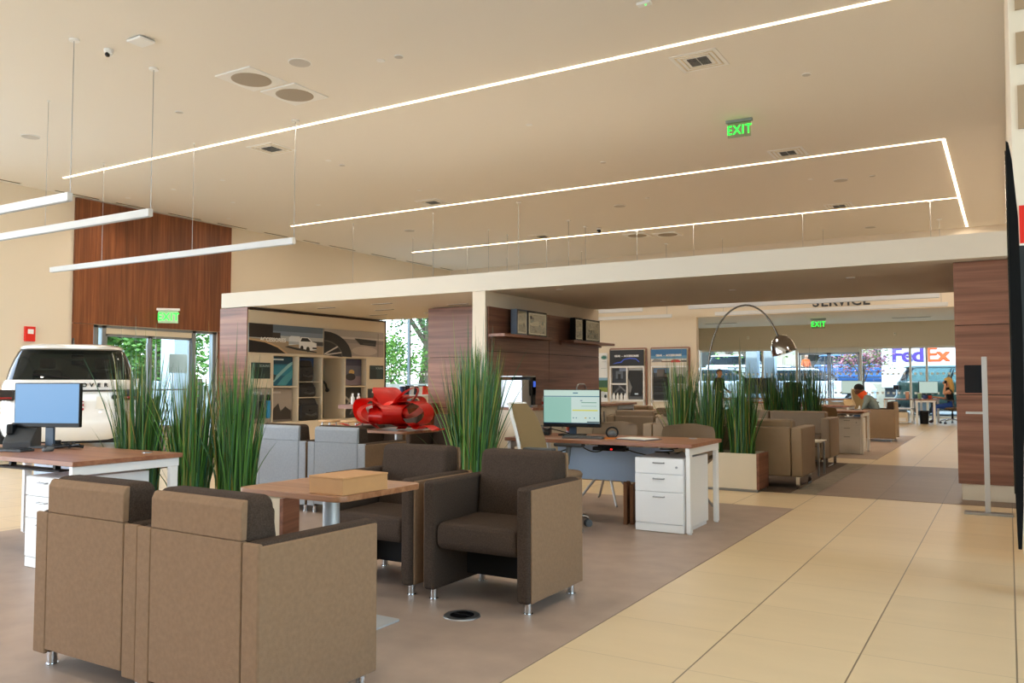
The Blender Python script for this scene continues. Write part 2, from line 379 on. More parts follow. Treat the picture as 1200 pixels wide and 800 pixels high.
# entrance doors in the left wall
fr = MB()
for y in (11.44, 11.64, 14.13, 14.76): fr.box(XL-.17, XL-.03, y-.05, y+.05, 0, DZ)
fr.box(XL-.17, XL-.03, DY0, DY1, DZ-.06, DZ)
w4 = struct('window_4', fr, ALU)
g = MB()
for a, c_ in ((11.34, 11.6), (14.16, 14.8)): g.poly([(XL-.1, a, 0), (XL-.1, c_, 0), (XL-.1, c_, DZ), (XL-.1, a, DZ)])
g.build('pane', GLASS, w4, wn=False)
TR = struct('trim_door_header', MB().box(XL-.16, XL-.04, 11.7, 14.06, 2.34, 2.47), LACQ)
for k, (y0, y1) in enumerate(((11.7, 12.87), (12.89, 14.06))):
    f = MB()
    for q in ((y0, y0+.05, .02, 2.34), (y1-.05, y1, .02, 2.34), (y0, y1, .02, .12), (y0, y1, 2.28, 2.34)):
        f.box(XL-.13, XL-.07, q[0], q[1], q[2], q[3])
    dr = struct('door_%d' % (k+1), f, ALU)
    MB().poly([(XL-.1, y0, .02), (XL-.1, y1, .02), (XL-.1, y1, 2.34), (XL-.1, y0, 2.34)]).build('pane', GLASS, dr, wn=False)
    yy = y1-.12 if k == 0 else y0+.12
    h = MB(); h.cyl((XL-.02, yy, .25), (XL-.02, yy, 2.15), .018)
    for z in (.4, 1.2, 2.0): h.cyl((XL-.1, yy, z), (XL-.02, yy, z), .012)
    h.build('door_handle', STEEL, dr)
    h = MB(); h.cyl((XL-.09, y0+.05, 1.02), (XL-.09, y1-.05, 1.02), .02); h.build('push_bar', ALU, dr)
# double doors of the service area
for k, (x0, x1) in enumerate(((-6.5, -5.47), (-5.45, -4.46))):
    f = MB(); f.box(x0, x0+.05, YW+.05, YW+.12, .02, 2.25).box(x1-.05, x1, YW+.05, YW+.12, .02, 2.25).box(x0, x1, YW+.05, YW+.12, 2.18, 2.25).box(x0, x1, YW+.05, YW+.12, .02, .12)
    dr = struct('door_%d' % (k+3), f, ALU)
    xx = x1-.12 if k == 0 else x0+.12
    h = MB(); h.cyl((xx, YW, .3), (xx, YW, 2.1), .018); h.cyl((xx, YW, .5), (xx, YW+.08, .5), .01); h.cyl((xx, YW, 1.9), (xx, YW+.08, 1.9), .01); h.build('door_handle', STEEL, dr)
struct('trim_service_door', MB().box(-6.5, -4.46, YW, YW+.15, 2.25, 2.35), ALUW)
# pale brown stripes on the return wall, extreme right
b = MB()
for z0, z1 in ((4.05, 4.2), (3.78, 3.93), (3.4, 3.62), (2.95, 3.25)): b.box(.1, .24, 6.585, 6.6, z0, z1)
struct('trim_stripes', b, mat('pale brown stripe', '#a58e72', .6))

# ------------------------------------------------------------------ ceiling light lines and fixtures
LED = emit('warm light line', '#ffe0b8', 9.)
def ledline(x0, x1, y0, y1, label):
    t = thing('ceiling_light_line', label, 'ceiling light', ((x0+x1)/2, (y0+y1)/2, ZC), 0, 'recessed light lines in the ceiling')
    hx, hy = (x1-x0)/2, (y1-y0)/2
    MB().box(-hx-.012, hx+.012, -hy-.012, hy+.012, -.004, 0).build('trim_frame', WHITE, t, wn=False)
    MB().box(-hx, hx, -hy, hy, -.012, -.004).build('diffuser', LED, t, wn=False)
    return t
e = .024
ledline(-15.16*1.0909, -.84, 9.71-e, 9.71+e, 'long warm light line in the ceiling, nearest of the three that run across')
ledline(-16.45, -.86+e, 15.92-e, 15.92+e, 'warm light line across the ceiling, the middle one, meeting a corner at its right end')
ledline(-16.45, -.86-e, 21.2-e, 21.2+e, 'warm light line across the ceiling, the farthest one just above the portal beam')
ledline(-.86-e, -.86+e, 15.96, 25.3, 'short warm light line running away along the right side of the ceiling')
# pendant bars
LEDW = mat('unlit frosted diffuser', '#a9b2c0', .5)
PEND = mat('white painted aluminium bar', '#d5dadf', .5)
def pendant(xr, y, ln, z, label, cab=(0, 2.46, 5.07), grp='white linear pendants', ceil=ZC):
    t = thing('linear_pendant', label, 'pendant light', (xr, y, z), 0, grp)
    MB().box(-ln, 0, -.035, .035, -.05, .05, .004).build('housing', PEND, t)
    MB().box(-ln+.02, -.02, -.028, .028, -.056, -.05).build('diffuser', LEDW, t, wn=False)
    for k, c in enumerate(cab):
        w = MB(); w.cyl((-c, 0, .05), (-c, 0, ceil-z-.02), .004 if k else .006, n=6); o = w.build('cable', STEEL, t, wn=False)
        MB().cyl((-c, 0, ceil-z-.025), (-c, 0, ceil-z-.001), .06 if k == 0 else .02, n=18).build('canopy', WHITE, o)
    return t
pendant(-9.70, 5.78, 6.75, 3.46, 'white linear pendant hanging nearest, its tip near the upper left edge')
pendant(-9.70, 6.88, 6.75, 3.46, 'white linear pendant, middle of the three in front of the walnut wall')
pendant(-9.70, 9.45, 6.75, 3.46, 'whole white linear pendant hanging in front of the walnut wall, lowest of three in view')
for y, w_ in ((16.5, 'first'), (19.06, 'second'), (20.06, 'third')):
    pendant(-9.70, y, 6.75, 3.46, 'linear pendant beyond the portal beam of which the cables show, %s from the beam' % w_)
pendant(-1.31, 21.3, 5.96, 3.2, 'upper long white pendant in front of the lettering of the service area', (.15, 3, 5.8))
pendant(-1.28, 23.8, 6.04, 3.2, 'lower long white pendant nearest the service area lettering', (.15, 3, 5.8))
pendant(-8.57, 21.3, 6.0, 3.2, 'short visible end of a white pendant above the accessory displays, upper one', (.15, 3, 5.8))
pendant(-8.65, 23.8, 6.0, 3.2, 'white pendant above the two accessory displays, lower one', (.15, 3, 5.8))
# downlights
LAMP = emit('downlight lamp', '#ffe2b8', 12.)
LED_G = emit('green status light', '#30ff60', 4.)
dl = None
def downlight(x, y, z=ZC, r=.055, label=None, grp='recessed ceiling downlights'):
    t = thing('downlight', label or 'small round recessed downlight in the high white ceiling', 'ceiling light', (x, y, z), 0, grp)
    MB().lathe([(r, -.006), (r, 0), (r*.75, -.001)], 18).build('trim_ring', WHITE, t, wn=False)
    MB().lathe([(r*.72, -.003), (.001, -.004)], 14).build('lamp', LAMP, t, wn=False)
    return t
for x, y in [(-17.13, 11.56), (-15.52, 11.55), (-13.92, 11.53), (-17.08, 14.36), (-15.44, 13.1), (-13.93, 14.33), (-10.95, 11.52), (-10.95, 14.35), (-6.6, 11.57), (-6.98, 17.64), (-3.41, 17.73), (-6.92, 8.23)]:
    downlight(x, y)
for x in (-1.2, -4.2, -7.2, -10.4):
    for y in (-2.5, 1.2, 4.9): downlight(x, y)  # unseen rows overhead, added to brighten the foreground
DISC = mat('pale grey speaker mesh', '#c4c2c0', .8)
def disc(x, y, r, label, name, cat, grp, m=DISC, z=ZC):
    t = thing(name, label, cat, (x, y, z), 0, grp)
    MB().lathe([(r, .004), (r, -.008), (r*.93, -.012)], 28).build('rim', WHITE, t)
    MB().lathe([(r*.93, -.0125), (r*.5, -.016), (.001, -.017)], 28).build('grille', m, t)
    return t
for x, y, l in [(-7.87, 7.73, 'beside the pair of square diffusers'), (-14.23, 7.76, 'above the two upper pendants at the left'), (-2.89, 18.12, 'inside the corner of the middle light line'),
                (-7.84, 18.09, 'between the middle and farthest light lines'), (-14.14, 18.09, 'just beyond the left half of the middle light line'), (-3.11, 24.1, 'beyond the farthest light line near the portal beam')]:
    disc(x, y, .15, 'round flush ceiling speaker ' + l, 'ceiling_speaker', 'speaker', 'round ceiling speakers')
for x, y, l in [(-10.94, 8.22, 'left of the pair of square diffusers'), (-6.63, 8.24, 'next to a bright downlight near the top of the ceiling'), (-2.26, 11.58, 'alone right of the nearest light line'),
                (-2.28, 18.07, 'right of the round speaker inside the light line corner'), (-6.53, 14.3, 'just before the middle light line'), (-10.95, 11.9, 'behind the nearest light line at the middle')]:
    disc(x, y, .06, 'tiny round sprinkler cover ' + l, 'sprinkler_cover', 'sprinkler', 'flush sprinkler covers')
def vent(x, y, label, z=ZC, w=.31, grp='square four way ceiling vents'):
    t = thing('ceiling_vent', label, 'air vent', (x, y, z), 0, grp)
    f = MB()
    f.prism([(-w, -w), (w, -w), (w, w), (-w, w)], 'z', -.006, 0)
    f.build('face_plate', WHITE, t, wn=False)
    v = MB()
    for k, s_ in enumerate((.82, .62)):
        for a, b_, c_, d_ in ((-s_, s_, -s_, -s_+.05), (-s_, s_, s_-.05, s_), (-s_, -s_+.05, -s_, s_), (s_-.05, s_, -s_, s_)):
            v.box(a*w, b_*w, c_*w, d_*w, -.012, -.006)
    v.build('louvre_frame', LACQ, t, wn=False)
    v = MB()
    for q in range(4):
        cx, cy = ((-.22, -.22), (.22, -.22), (.22, .22), (-.22, .22))[q]
        for k in range(5):
            o = (k-2)*.08*w
            if q % 2: v.box((cx-.2)*w, (cx+.2)*w, cy*w+o-.008, cy*w+o+.008, -.016, -.006)
            else: v.box(cx*w+o-.008, cx*w+o+.008, (cy-.2)*w, (cy+.2)*w, -.016, -.006)
    v.build('slats', GREYP, t, wn=False)
    return t
for x, y, l in [(-3.36, 10.37, 'nearest, just past the nearest light line at upper right'), (-3.36, 15.44, 'by the right end of the middle light line'), (-3.36, 20.8, 'before the right end of the farthest light line'),
                (-11.43, 15.5, 'on the left half of the middle light line'), (-11.43, 20.8, 'on the left half of the farthest light line'), (-11.26, 10.4, 'on the left half of the nearest light line')]:
    vent(x, y, 'white square four way ceiling vent ' + l)
def rounddiff(x, y, label):
    t = thing('square_diffuser', label, 'air vent', (x, y, ZC), 0, 'square diffusers with round grilles')
    MB().box(-.34, .34, -.34, .34, -.02, .004, .006).build('face_plate', WHITE, t)
    MB().lathe([(.27, -.021), (.24, -.028), (.001, -.03)], 30).build('round_grille', mat('grey perforated grille', '#a59c90', .8), t)
rounddiff(-8.87, 7.81, 'white square ceiling diffuser with round grille, the upper one of the near pair')
rounddiff(-8.81, 8.56, 'white square ceiling diffuser with round grille, the lower one of the near pair')
rounddiff(-9.0, 22.0, 'white square ceiling diffuser far back above the portal beam, left of its pair')
rounddiff(-8.2, 22.3, 'white square ceiling diffuser far back above the portal beam, right of its pair')
t = thing('dome_camera', 'white dome security camera with black lens hanging under the ceiling at upper left', 'camera', (-9.63, 6.19, ZC))
MB().cyl((0, 0, -.04), (0, 0, 0), .06).build('mount', WHITE, t); MB().sph((0, 0, -.055), .05, sc=(1, 1, .9)).build('housing', WHITE, t); MB().sph((.012, -.025, -.075), .032).build('lens', BLACKG, t)
t = thing('dome_camera', 'small dark dome camera on the far ceiling beyond the middle light line', 'camera', (-9.5, 20.5, ZC))
MB().cyl((0, 0, -.04), (0, 0, 0), .07).build('mount', WHITE, t); MB().sph((0, 0, -.07), .06).build('lens', BLACKG, t)
t = thing('wireless_access_point', 'flat white rectangular box on the ceiling near the dome camera', 'router', (-9.0, 6.2, ZC))
MB().box(-.13, .13, -.11, .11, -.045, -.012, .012, 3).build('cover', WHITE, t); MB().box(-.1, .1, -.08, .08, -.012, 0).build('mount', GREYP, t)
t = thing('emergency_light', 'small white ceiling box with a green indicator at the top edge of the photo', 'emergency light', (-3.35, 8.44, ZC))
MB().box(-.08, .08, -.04, .04, -.03, .004, .006).build('housing', WHITE, t); MB().sph((.02, -.01, -.03), .009).build('indicator', LED_G, t)
# slot diffusers along the left wall
for k, (y0, y1) in enumerate(((8.6, 9.54), (10.25, 11.3), (11.7, 12.7), (13.1, 14.1), (14.6, 15.6), (16.2, 17.1), (17.7, 18.4), (18.8, 20), (20.75, 22.05), (22.6, 24.1), (24.6, 25.4))):
    t = thing('slot_diffuser', 'thin dark slot diffuser in the ceiling along the left wall', 'air vent', (-17.8, (y0+y1)/2, ZC), 0, 'slot diffusers along the left wall')
    MB().box(-.04, .04, -(y1-y0)/2, (y1-y0)/2, -.006, 0).build('frame', LACQ, t, wn=False); MB().box(-.028, .028, -(y1-y0)/2+.02, (y1-y0)/2-.02, -.008, -.006).build('slot', BLACK, t, wn=False)
# soffit fittings
for k, (x, y) in enumerate(((-9.9, 10.4), (-8.6, 10.3), (-9.3, 11.2), (-7.6, 11.0), (-8.9, 12.1), (-10.1, 12.0))):
    t = thing('slot_light', 'short dark slot light in the soffit above the accessory bay', 'ceiling light', (x, y, PZ0), 0, 'slot lights in the portal soffit')
    MB().box(-.2, .2, -.035, .035, -.005, 0).build('frame', WHITE, t, wn=False); MB().box(-.19, .19, -.025, .025, -.008, -.005).build('slot', GREYD, t, wn=False)
for x, y in ((-5.2, 9.95), (-3.2, 11.2), (-4.6, 12.3), (-1.6, 10.6)):
    downlight(x, y, PZ0, .05, 'small downlight in the grey soffit right of the white column', 'portal soffit downlights')
for k in range(7):
    downlight(-8+1.1*k, 27+(k % 3)*1.2, 3.26, .06, 'small downlight in the low far ceiling of the service area', 'service ceiling downlights')
for x, y in ((-2.6, 29.), (-8.6, 28.6)):
    t = thing('slot_diffuser', 'long grey vent in the low service ceiling, %s' % ('right by the pillar' if x > -5 else 'behind the arc of the floor lamp'), 'air vent', (x, y, 3.26), 0, 'vents of the service ceiling')
    MB().box(-.6, .6, -.1, .1, -.008, 0).build('frame', LACQ, t, wn=False); MB().box(-.55, .55, -.07, .07, -.012, -.008).build('slot', GREYP, t, wn=False)
# exit signs
EXG = emit('green exit light', '#18f03c', 2.6)
CLEAR = glassmat('clear acrylic', '#dfeee2', .6)
def exitsign(loc, rot, label, s=1., solid=False):
    t = thing('exit_sign', label, 'exit sign', loc, 0, 'green exit signs'); t.rotation_euler = (0, 0, R(rot))
    MB().box(-.19*s, .19*s, -.03*s, .03*s, -.04*s, 0, .006).build('housing', ALU if not solid else WHITE, t)
    MB().box(-.165*s, .165*s, -.006, .006, -.26*s, -.04*s, .003).build('sign_panel', CLEAR if not solid else mat('pale green sign panel', '#b9e0bd', .4), t)
    text('EXIT', .19*s, EXG, (0, -.008, -.155*s), FACE_S, t, ext=.002, bold=.001, sx=.85, space=1.1)
    return t
exitsign((-3.59, 13.06, ZC), 4, 'green exit sign hanging from the high ceiling at upper right', 1.1)
exitsign((XL+.3, 13.1, 3.02), 45, 'green exit sign with white housing on the walnut wall above the entrance doors', 1.4, True)
exitsign((-5.23, 28., 3.26), 5, 'small green exit sign under the low ceiling of the service area', 1.25)
MB().box(XL+.06, XL+.35, 13.05, 13.15, 2.98, 3.0).build('sign_arm', WHITE, None)['kind'] = 'structure'
t = thing('fire_alarm', 'red fire alarm box on the cream wall above the white car', 'alarm', (XL, 9.9, 2.24))
MB().box(-.004, .06, -.11, .11, -.16, .16, .01).build('housing', RED, t); MB().box(.06, .075, -.06, .06, .0, .1, .005).build('strobe', WHITE, t)
t = thing('wall_sensor', 'tiny white sensor on the beam face above the service windows', 'sensor', (-3.3, YW, 2.85)); MB().box(-.04, .04, -.03, 0, -.06, .06, .008).build('housing', LACQ, t); MB().sph((0, -.03, .02), .012).build('lens', GREYP, t)
t = thing('wall_sensor', 'tiny sensor on the beam face left of the arc lamp shade', 'sensor', (-8.3, YW, 2.85)); MB().box(-.04, .04, -.03, 0, -.06, .06, .008).build('housing', LACQ, t); MB().sph((0, -.03, .02), .012).build('lens', GREYP, t)
# letters of the service fascia
t = thing('wall_lettering', 'dark raised letters reading SERVICE on the cream fascia', 'sign', (-4.12, YB, 3.55))
for k, ch in enumerate('SERVICE'):
    text(ch, .42, GREYD, (-.70+[0, .24, .48, .72, .9, 1.11, 1.38][k], -.02, 0), FACE_S, t, 'letter', ext=.02, bold=.006)
# ------------------------------------------------------------------ club armchairs
def armchair(label, loc, rz, group, rear=TAN, side=TAN, main=BROWN):
    t = thing('club_armchair', label, 'armchair', loc, rz, group)
    for s in (-1, 1):
        a = MB().box(*sorted((s*.265, s*.343)), -.31, .296, .06, .665, .022, 3).build('armrest', main, t)
        MB().box(*sorted((s*.34, s*.353)), -.288, .308, .066, .652, .006, 2).build('side_panel', side, a)
        MB().box(*sorted((s*.2645, s*.351)), .29, .311, .064, .660, .007, 3).build('rear_panel', rear, a)
        for y in (-.25, .25):
            MB().cyl((s*.305, y, .004), (s*.305, y, .065), .02).cyl((s*.305, y, 0), (s*.305, y, .006), .026).build('leg', CHROME, t)
    b = MB(); b.prism([(.292, .09), (.292, .815), (.16, .812), (.105, .44), (.105, .09)], 'x', -.262, .262, .036, 4)
    bk = b.build('backrest', main, t)
    b = MB(); b.box(-.261, .261, .285, .312, .085, .6615, .005, 2).prism([(.286, .6625), (.312, .6625), (.312, .775), (.30, .80), (.282, .804)], 'x', -.261, .261, .005, 2)
    b.build('back_panel', rear, bk)
    MB().prism([(-.30, .315), (-.30, .40), (-.28, .437), (.13, .445), (.13, .285), (-.27, .285)], 'x', -.262, .262, .03, 4).build('seat', main, t)
    MB().box(-.262, .262, .02, .1, .1, .29).build('base', DARK, t)
    return t
g1 = 'club armchairs at the near table'
A0 = armchair('tan backed club armchair seen from behind, right one of the nearest pair', (-2.56, 2.34, 0), 178, g1)
dup(A0, (-3.28, 2.36, 0), 180, 'tan backed club armchair seen from behind, left one of the nearest pair')
dup(A0, (-2.50, 4.08, 0), 0, 'brown club armchair facing forward beside the floor outlet, right of its twin')
dup(A0, (-3.275, 4.09, 0), 0, 'brown club armchair facing forward half hidden behind the table with the cardboard box')
g2 = 'club armchairs at the bow table'
G0 = armchair('grey backed club armchair, right one of two, its tan side showing before the red bow', (-5.31, 6.03, 0), 180, g2, DAYGREY)
dup(G0, (-6.04, 6.03, 0), 180, 'grey backed club armchair seen from behind, left one beside the tall grass')
dup(A0, (-5.95, 8.30, 0), 0, 'brown club armchair behind the table with the red bow, next to the middle grass', g2)
dup(A0, (-6.75, 8.32, 0), 0, 'brown club armchair behind the red bow, mostly hidden by the bow', g2)
# ------------------------------------------------------------------ cafe tables
def cafe_table(label, loc, rz=0):
    t = thing('cafe_table', label, 'table', loc, rz, 'square cafe tables')
    MB().prism(rrect(-.345, .345, -.31, .31, .06), 'z', .672, .70, .003, 2).build('tabletop', TABW, t)
    MB().cyl((0, 0, .01), (0, 0, .672), .042, n=24).build('column', SILVER, t)
    MB().box(-.13, .13, -.13, .13, .66, .672).build('top_plate', SILVER, t)
    MB().prism(rrect(-.25, .25, -.25, .25, .02), 'z', 0, .012, .003).build('base_plate', SILVER, t)
    return t
T0 = cafe_table('walnut square cafe table with a cardboard box on it between the near armchairs', (-2.94, 3.14, 0))
T1 = dup(T0, (-5.72, 7.15, 0), 0, 'walnut cafe table carrying the big red bow')
t = thing('cardboard_box', 'flat brown cardboard box lying on the near walnut table', 'box', (-2.715, 3.02, .70), -3)
b = MB(); b.box(-.11, .11, -.15, .15, 0, .078, .002, 1); b.build('body', CARD, t)
MB().box(-.112, .112, -.152, .152, .072, .081, .002, 1).build('lid', CARD, t)
# ------------------------------------------------------------------ red bow
t = thing('gift_bow', 'giant glossy red ribbon bow lying on the walnut table', 'bow', (-5.78, 7.10, .70)); BOW = t
def loop(ang, L, w, tilt, z0, fat=1.):
    b = MB(); n = 22; a = R(ang); d = Vector((math.cos(a), math.sin(a), 0)); s = Vector((-math.sin(a), math.cos(a), 0))
    def f(u, v):
        th = 2*PI*u; x = L*(.5-.5*math.cos(th)); z = z0+L*.34*fat*math.sin(th)+x*tilt+.05
        ww = w*(.6+.55*math.sin(PI*min(1, x/L*.85+.12)))
        return d*x+s*((v-.5)*ww)+Vector((0, 0, max(.006, z)))
    b.grid(f, n, 4, thick=.004); return b
for ang, L, w, ti, z0, fat in ((5, .33, .21, .02, .1, 1.05), (178, .33, .22, .15, .1, 1.05), (60, .26, .2, .3, .12, 1.1), (120, .26, .2, .35, .12, 1.1), (-50, .25, .2, .05, .09, 1.05), (-125, .25, .2, .08, .09, 1.05), (-88, .2, .19, .0, .08, 1.1), (30, .2, .2, .9, .14, 1.1), (150, .2, .2, .9, .14, 1.1)):
    loop(ang, L, w, ti, z0, fat).build('ribbon_loop', RED, t)
b = MB(); b.sph((0, 0, .2), .075, sc=(1, 1, .9)); b.build('knot', RED, t)
for a, L in ((205, .55), (-8, .52)):
    d = Vector((math.cos(R(a)), math.sin(R(a)), 0)); s = Vector((-d.y, d.x, 0)); b = MB()
    b.grid(lambda u, v: d*(.1+u*(L-.1))+s*((v-.5)*.1)+Vector((0, 0, .07*abs(math.sin(u*7))*(1-u*.5)+.008)), 18, 3, thick=.003); b.build('ribbon_tail', RED, t)
b = MB(); b.grid(lambda u, v: Vector((-.16+v*.11+.02*u, -.315-.008*u, .004-u*.17 if u > .1 else .004)), 6, 3, thick=.003); b.build('ribbon_tail', RED, t)
BOW.scale = (1.45, 1.45, 1.15)
# ------------------------------------------------------------------ desks
def desk(name_label, loc, w, d=.8, screen=True, grp='white framed office desks', cab=None, h=.72, pm=DAYBLUE):
    t = thing('office_desk', name_label, 'desk', loc, 0, grp)       # origin: near right corner on the floor
    MB().box(-w, 0, 0, d, h-.03, h, .002, 1).build('desktop', TOPW, t)
    for x in (-w+.04, -.04):
        for y in (.05, d-.05):
            MB().box(x-.018, x+.018, y-.03, y+.03, .012, h-.09, .004).cyl((x, y, 0), (x, y, .012), .018).build('leg', WHITE, t)
        MB().box(x-.018, x+.018, .012, d-.012, h-.09, h-.032, .004).build('end_frame', WHITE, t)
    MB().box(-w+.09, -.09, d-.1, d-.06, h-.08, h-.034).build('rail', WHITE, t)
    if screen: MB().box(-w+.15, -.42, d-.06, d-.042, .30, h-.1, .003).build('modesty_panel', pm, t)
    MB().cyl((-.22, d-.12, h), (-.22, d-.12, h+.004), .035, n=20).build('grommet', STEEL, t)
    return t
def pedestal(label, loc, w=.42, d=.62, h=.6, grp='white drawer pedestals'):
    t = thing('drawer_pedestal', label, 'drawer unit', loc, 0, grp)   # origin: near right corner
    MB().box(-w, 0, .018, d, .03, h, .003, 1).build('body', WHITE, t)
    MB().box(-w+.01, -.01, .04, d-.02, 0, .03).build('plinth', WHITE, t)
    zs = ((h-.125, h-.003), (h-.27, h-.131), (.075, h-.276))
    for z0, z1 in zs:
        dr = MB().box(-w+.004, -.004, 0, .018, z0, z1, .002, 1).build('drawer', WHITE, t)
        m = MB(); zz = z1-.035; m.tube([(-w*.5-.045, 0, zz), (-w*.5-.045, -.02, zz), (-w*.5+.045, -.02, zz), (-w*.5+.045, 0, zz)], .005); m.build('drawer_handle', STEEL, dr)
    MB().box(-w+.004, -.004, .003, .018, .008, .07).build('kick_panel', WHITE, t)
    MB().cyl((-.06, 0, h-.07), (-.06, -.008, h-.07), .009).build('lock', STEEL, t)
    return t
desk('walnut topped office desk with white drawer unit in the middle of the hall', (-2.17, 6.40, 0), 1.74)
P0_ = pedestal('white three drawer pedestal under the right end of the middle desk', (-2.245, 6.42, 0))
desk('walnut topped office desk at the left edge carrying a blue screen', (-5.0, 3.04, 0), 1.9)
dup(P0_, (-5.185, 3.09, 0), 0, 'white drawer pedestal under the left desk, half behind the near armchair')
desk('pale office desk far back in front of the man in the armchair', (-2.09, 14.96, 0), 1.5, .8, pm=LACQ)
p = dup(P0_, (-2.16, 15.0, 0), 0, 'cream drawer pedestal under the far desk in front of the man')
# things on the middle desk
SCR_G = emit('pale green screen glow', '#cfe9dd', .8, '#000000')
def monitor(label, loc, rz, w=.54, h=.31, scr=None, lay=(), stand=.42, foot='rect', lift=.13):
    t = thing('computer_monitor', label, 'monitor', loc, rz, None)
    MB().box(-w/2, w/2, -.012, .022, lift, lift+h+.035, .005).build('bezel', BLACK, t)
    mats = [scr]; b = MB(); b.poly([(-w/2+.008, -.0125, lift+.032), (w/2-.008, -.0125, lift+.032), (w/2-.008, -.0125, lift+.028+h), (-w/2+.008, -.0125, lift+.028+h)], 0)
    for i, (c, a0, a1, b0, b1) in enumerate(lay):
        mats.append(emit('screen ' + c, c, .8, '#000000')); x = lambda q: -w/2+.008+q*(w-.016); z = lambda q: lift+.032+q*(h-.004)
        b.poly([(x(a0), -.013-.0002*i, z(b0)), (x(a1), -.013-.0002*i, z(b0)), (x(a1), -.013-.0002*i, z(b1)), (x(a0), -.013-.0002*i, z(b1))], i+1)
    b.build('screen', mats, t, wn=False, fixn=False)
    MB().box(-.035, .035, .022, .045, .012, lift+h*.6, .004).build('stand', GREYD if scr is None else mat('blue grey stand', '#33475c', .4), t)
    if foot: MB().prism(rrect(-.12, .12, -.07, .11, .03), 'z', 0, .012, .002).build('stand_base', BLACK, t)
    return t
monitor('computer monitor showing a pale green page on the middle desk', (-3.50, 6.93, .72), 8, .56, .315, SCR_G, lift=.078, lay=
        [('#2a6f8c', 0, 1, .80, .825), ('#d3e8e0', .5, 1, .03, .79), ('#9fcfc0', 0, .5, .03, .79), ('#dfe06a', .52, .97, .38, .42), ('#33708f', .53, .62, .90, .93), ('#1d3a52', 0, 1, 0, .03), ('#3d6d8d', .66, .70, .68, .70), ('#5a9a80', .68, .95, .62, .64), ('#66a290', .68, .95, .52, .53), ('#4a7f90', .53, .55, .16, .19), ('#4a7f90', .58, .6, .16, .19), ('#d0b030', .74, .77, .16, .19), ('#4a7f90', .82, .84, .16, .19), ('#4a7f90', .9, .92, .16, .19), ('#123246', .78, 1, .04, .07)])
t = thing('keyboard', 'grey keyboard beside the monitor on the middle desk', 'keyboard', (-3.23, 6.62, .72), 12)
MB().box(-.18, .18, -.06, .06, 0, .018, .004).build('body', GREYP, t)
k = MB()
for r in range(4):
    for c in range(14): k.box(-.172+c*.0247, -.172+c*.0247+.02, -.052+r*.026, -.052+r*.026+.021, .018, .023)
k.build('keys', GREYD, t, wn=False)
t = thing('desk_gadget', 'grey dome shaped gadget with a dark ring and orange base on the middle desk', 'gadget', (-3.0, 6.72, .72), 30)
MB().cyl((0, 0, 0), (0, 0, .012), .07, n=20).build('base', mat('orange plastic', '#c9772a', .5), t)
MB().sph((0, 0, .04), .045, sc=(1, 1, .75)).build('body', GREYP, t)
m = MB(); m.tube([(.05*math.cos(a), -.01, .055+.045*math.sin(a)) for a in [2*PI*i/18 for i in range(18)]], .008, closed=True); m.build('ring', BLACK, t)
t = thing('paper_stack', 'white papers on a dark folder near the right end of the middle desk', 'papers', (-2.77, 6.75, .72), -14)
MB().box(-.17, .17, -.12, .12, 0, .006).build('folder', mat('dark blue folder', '#3a4658', .6), t); MB().box(-.15, .15, -.1, .1, .006, .011).build('sheets', PAPER, t)
t = thing('power_strip', 'black power unit with red light hanging under the middle desktop', 'power strip', (-3.1, 7.0, .62))
MB().box(-.2, .12, -.05, .05, -.03, .0, .004).build('housing', BLACK, t); MB().box(-.02, .0, -.053, -.05, -.02, -.008).build('switch', emit('red switch', '#ff2020', 2), t); MB().box(-.15, .1, -.04, .04, 0, .06).build('hanger', BLACK, t)
def cable(label, pts, r=.005, m=BLACK, grp='black cables'):
    b = MB(); b.tube(pts, r, 6); o = b.build('cable', m, None, wn=False); tag(o, label, 'cable', grp); return o
def sag(p, q, d, n=12): 
    p = Vector(p); q = Vector(q); return [p.lerp(q, i/n)-Vector((0, 0, d*4*(i/n)*(1-i/n))) for i in range(n+1)]
cable('black cable looping under the left part of the middle desktop', sag((-3.8, 6.62, .69), (-3.42, 6.9, .66), .1)+sag((-3.42, 6.9, .66), (-3.2, 7, .6), .05)[1:])
cable('black cable sagging under the middle desktop toward the drawer unit', sag((-3.0, 6.98, .62), (-2.42, 6.9, .62), .05))
cable('black cable coiled on top of the drawer unit under the middle desk', [(-2.55+.07*math.cos(a)+.02*a/3, 6.72+.07*math.sin(a), .61+.004*a) for a in [i*.5 for i in range(26)]])
cable('black cable lying on the middle desktop left of the monitor', sag((-3.85, 6.95, .80), (-3.55, 6.98, .735), .0)+sag((-3.55, 6.98, .735), (-3.5, 7.03, .8), .01)[1:])
t = thing('desk_phone', 'black desk phone left of the monitor on the middle desk', 'telephone', (-3.80, 6.88, .72), 20)
MB().prism([(-.09, 0), (.09, 0), (.09, .09), (-.09, .03)], 'x', -.09, .09, .006).build('body', BLACK, t); MB().box(-.088, -.04, -.09, .09, .055, .09, .012).build('handset', BLACK, t)
t = thing('sanitizer_bottle', 'clear bottle with orange label standing on the middle desk behind the monitor', 'bottle', (-3.62, 7.12, .72))
MB().lathe([(.03, 0), (.032, .02), (.032, .1), (.02, .125), (.012, .13)]).build('body', mat('pale lilac bottle', '#cfc6d8', .3), t); MB().lathe([(.0325, .03), (.0325, .08)]).build('bottle_label', mat('orange label', '#d96a3a', .5), t); MB().cyl((0, 0, .13), (0, 0, .155), .012).build('cap', WHITE, t)
t = thing('flower_vase', 'slim pink glass bottle at the left end of the middle desk', 'bottle', (-3.86, 6.55, .72))
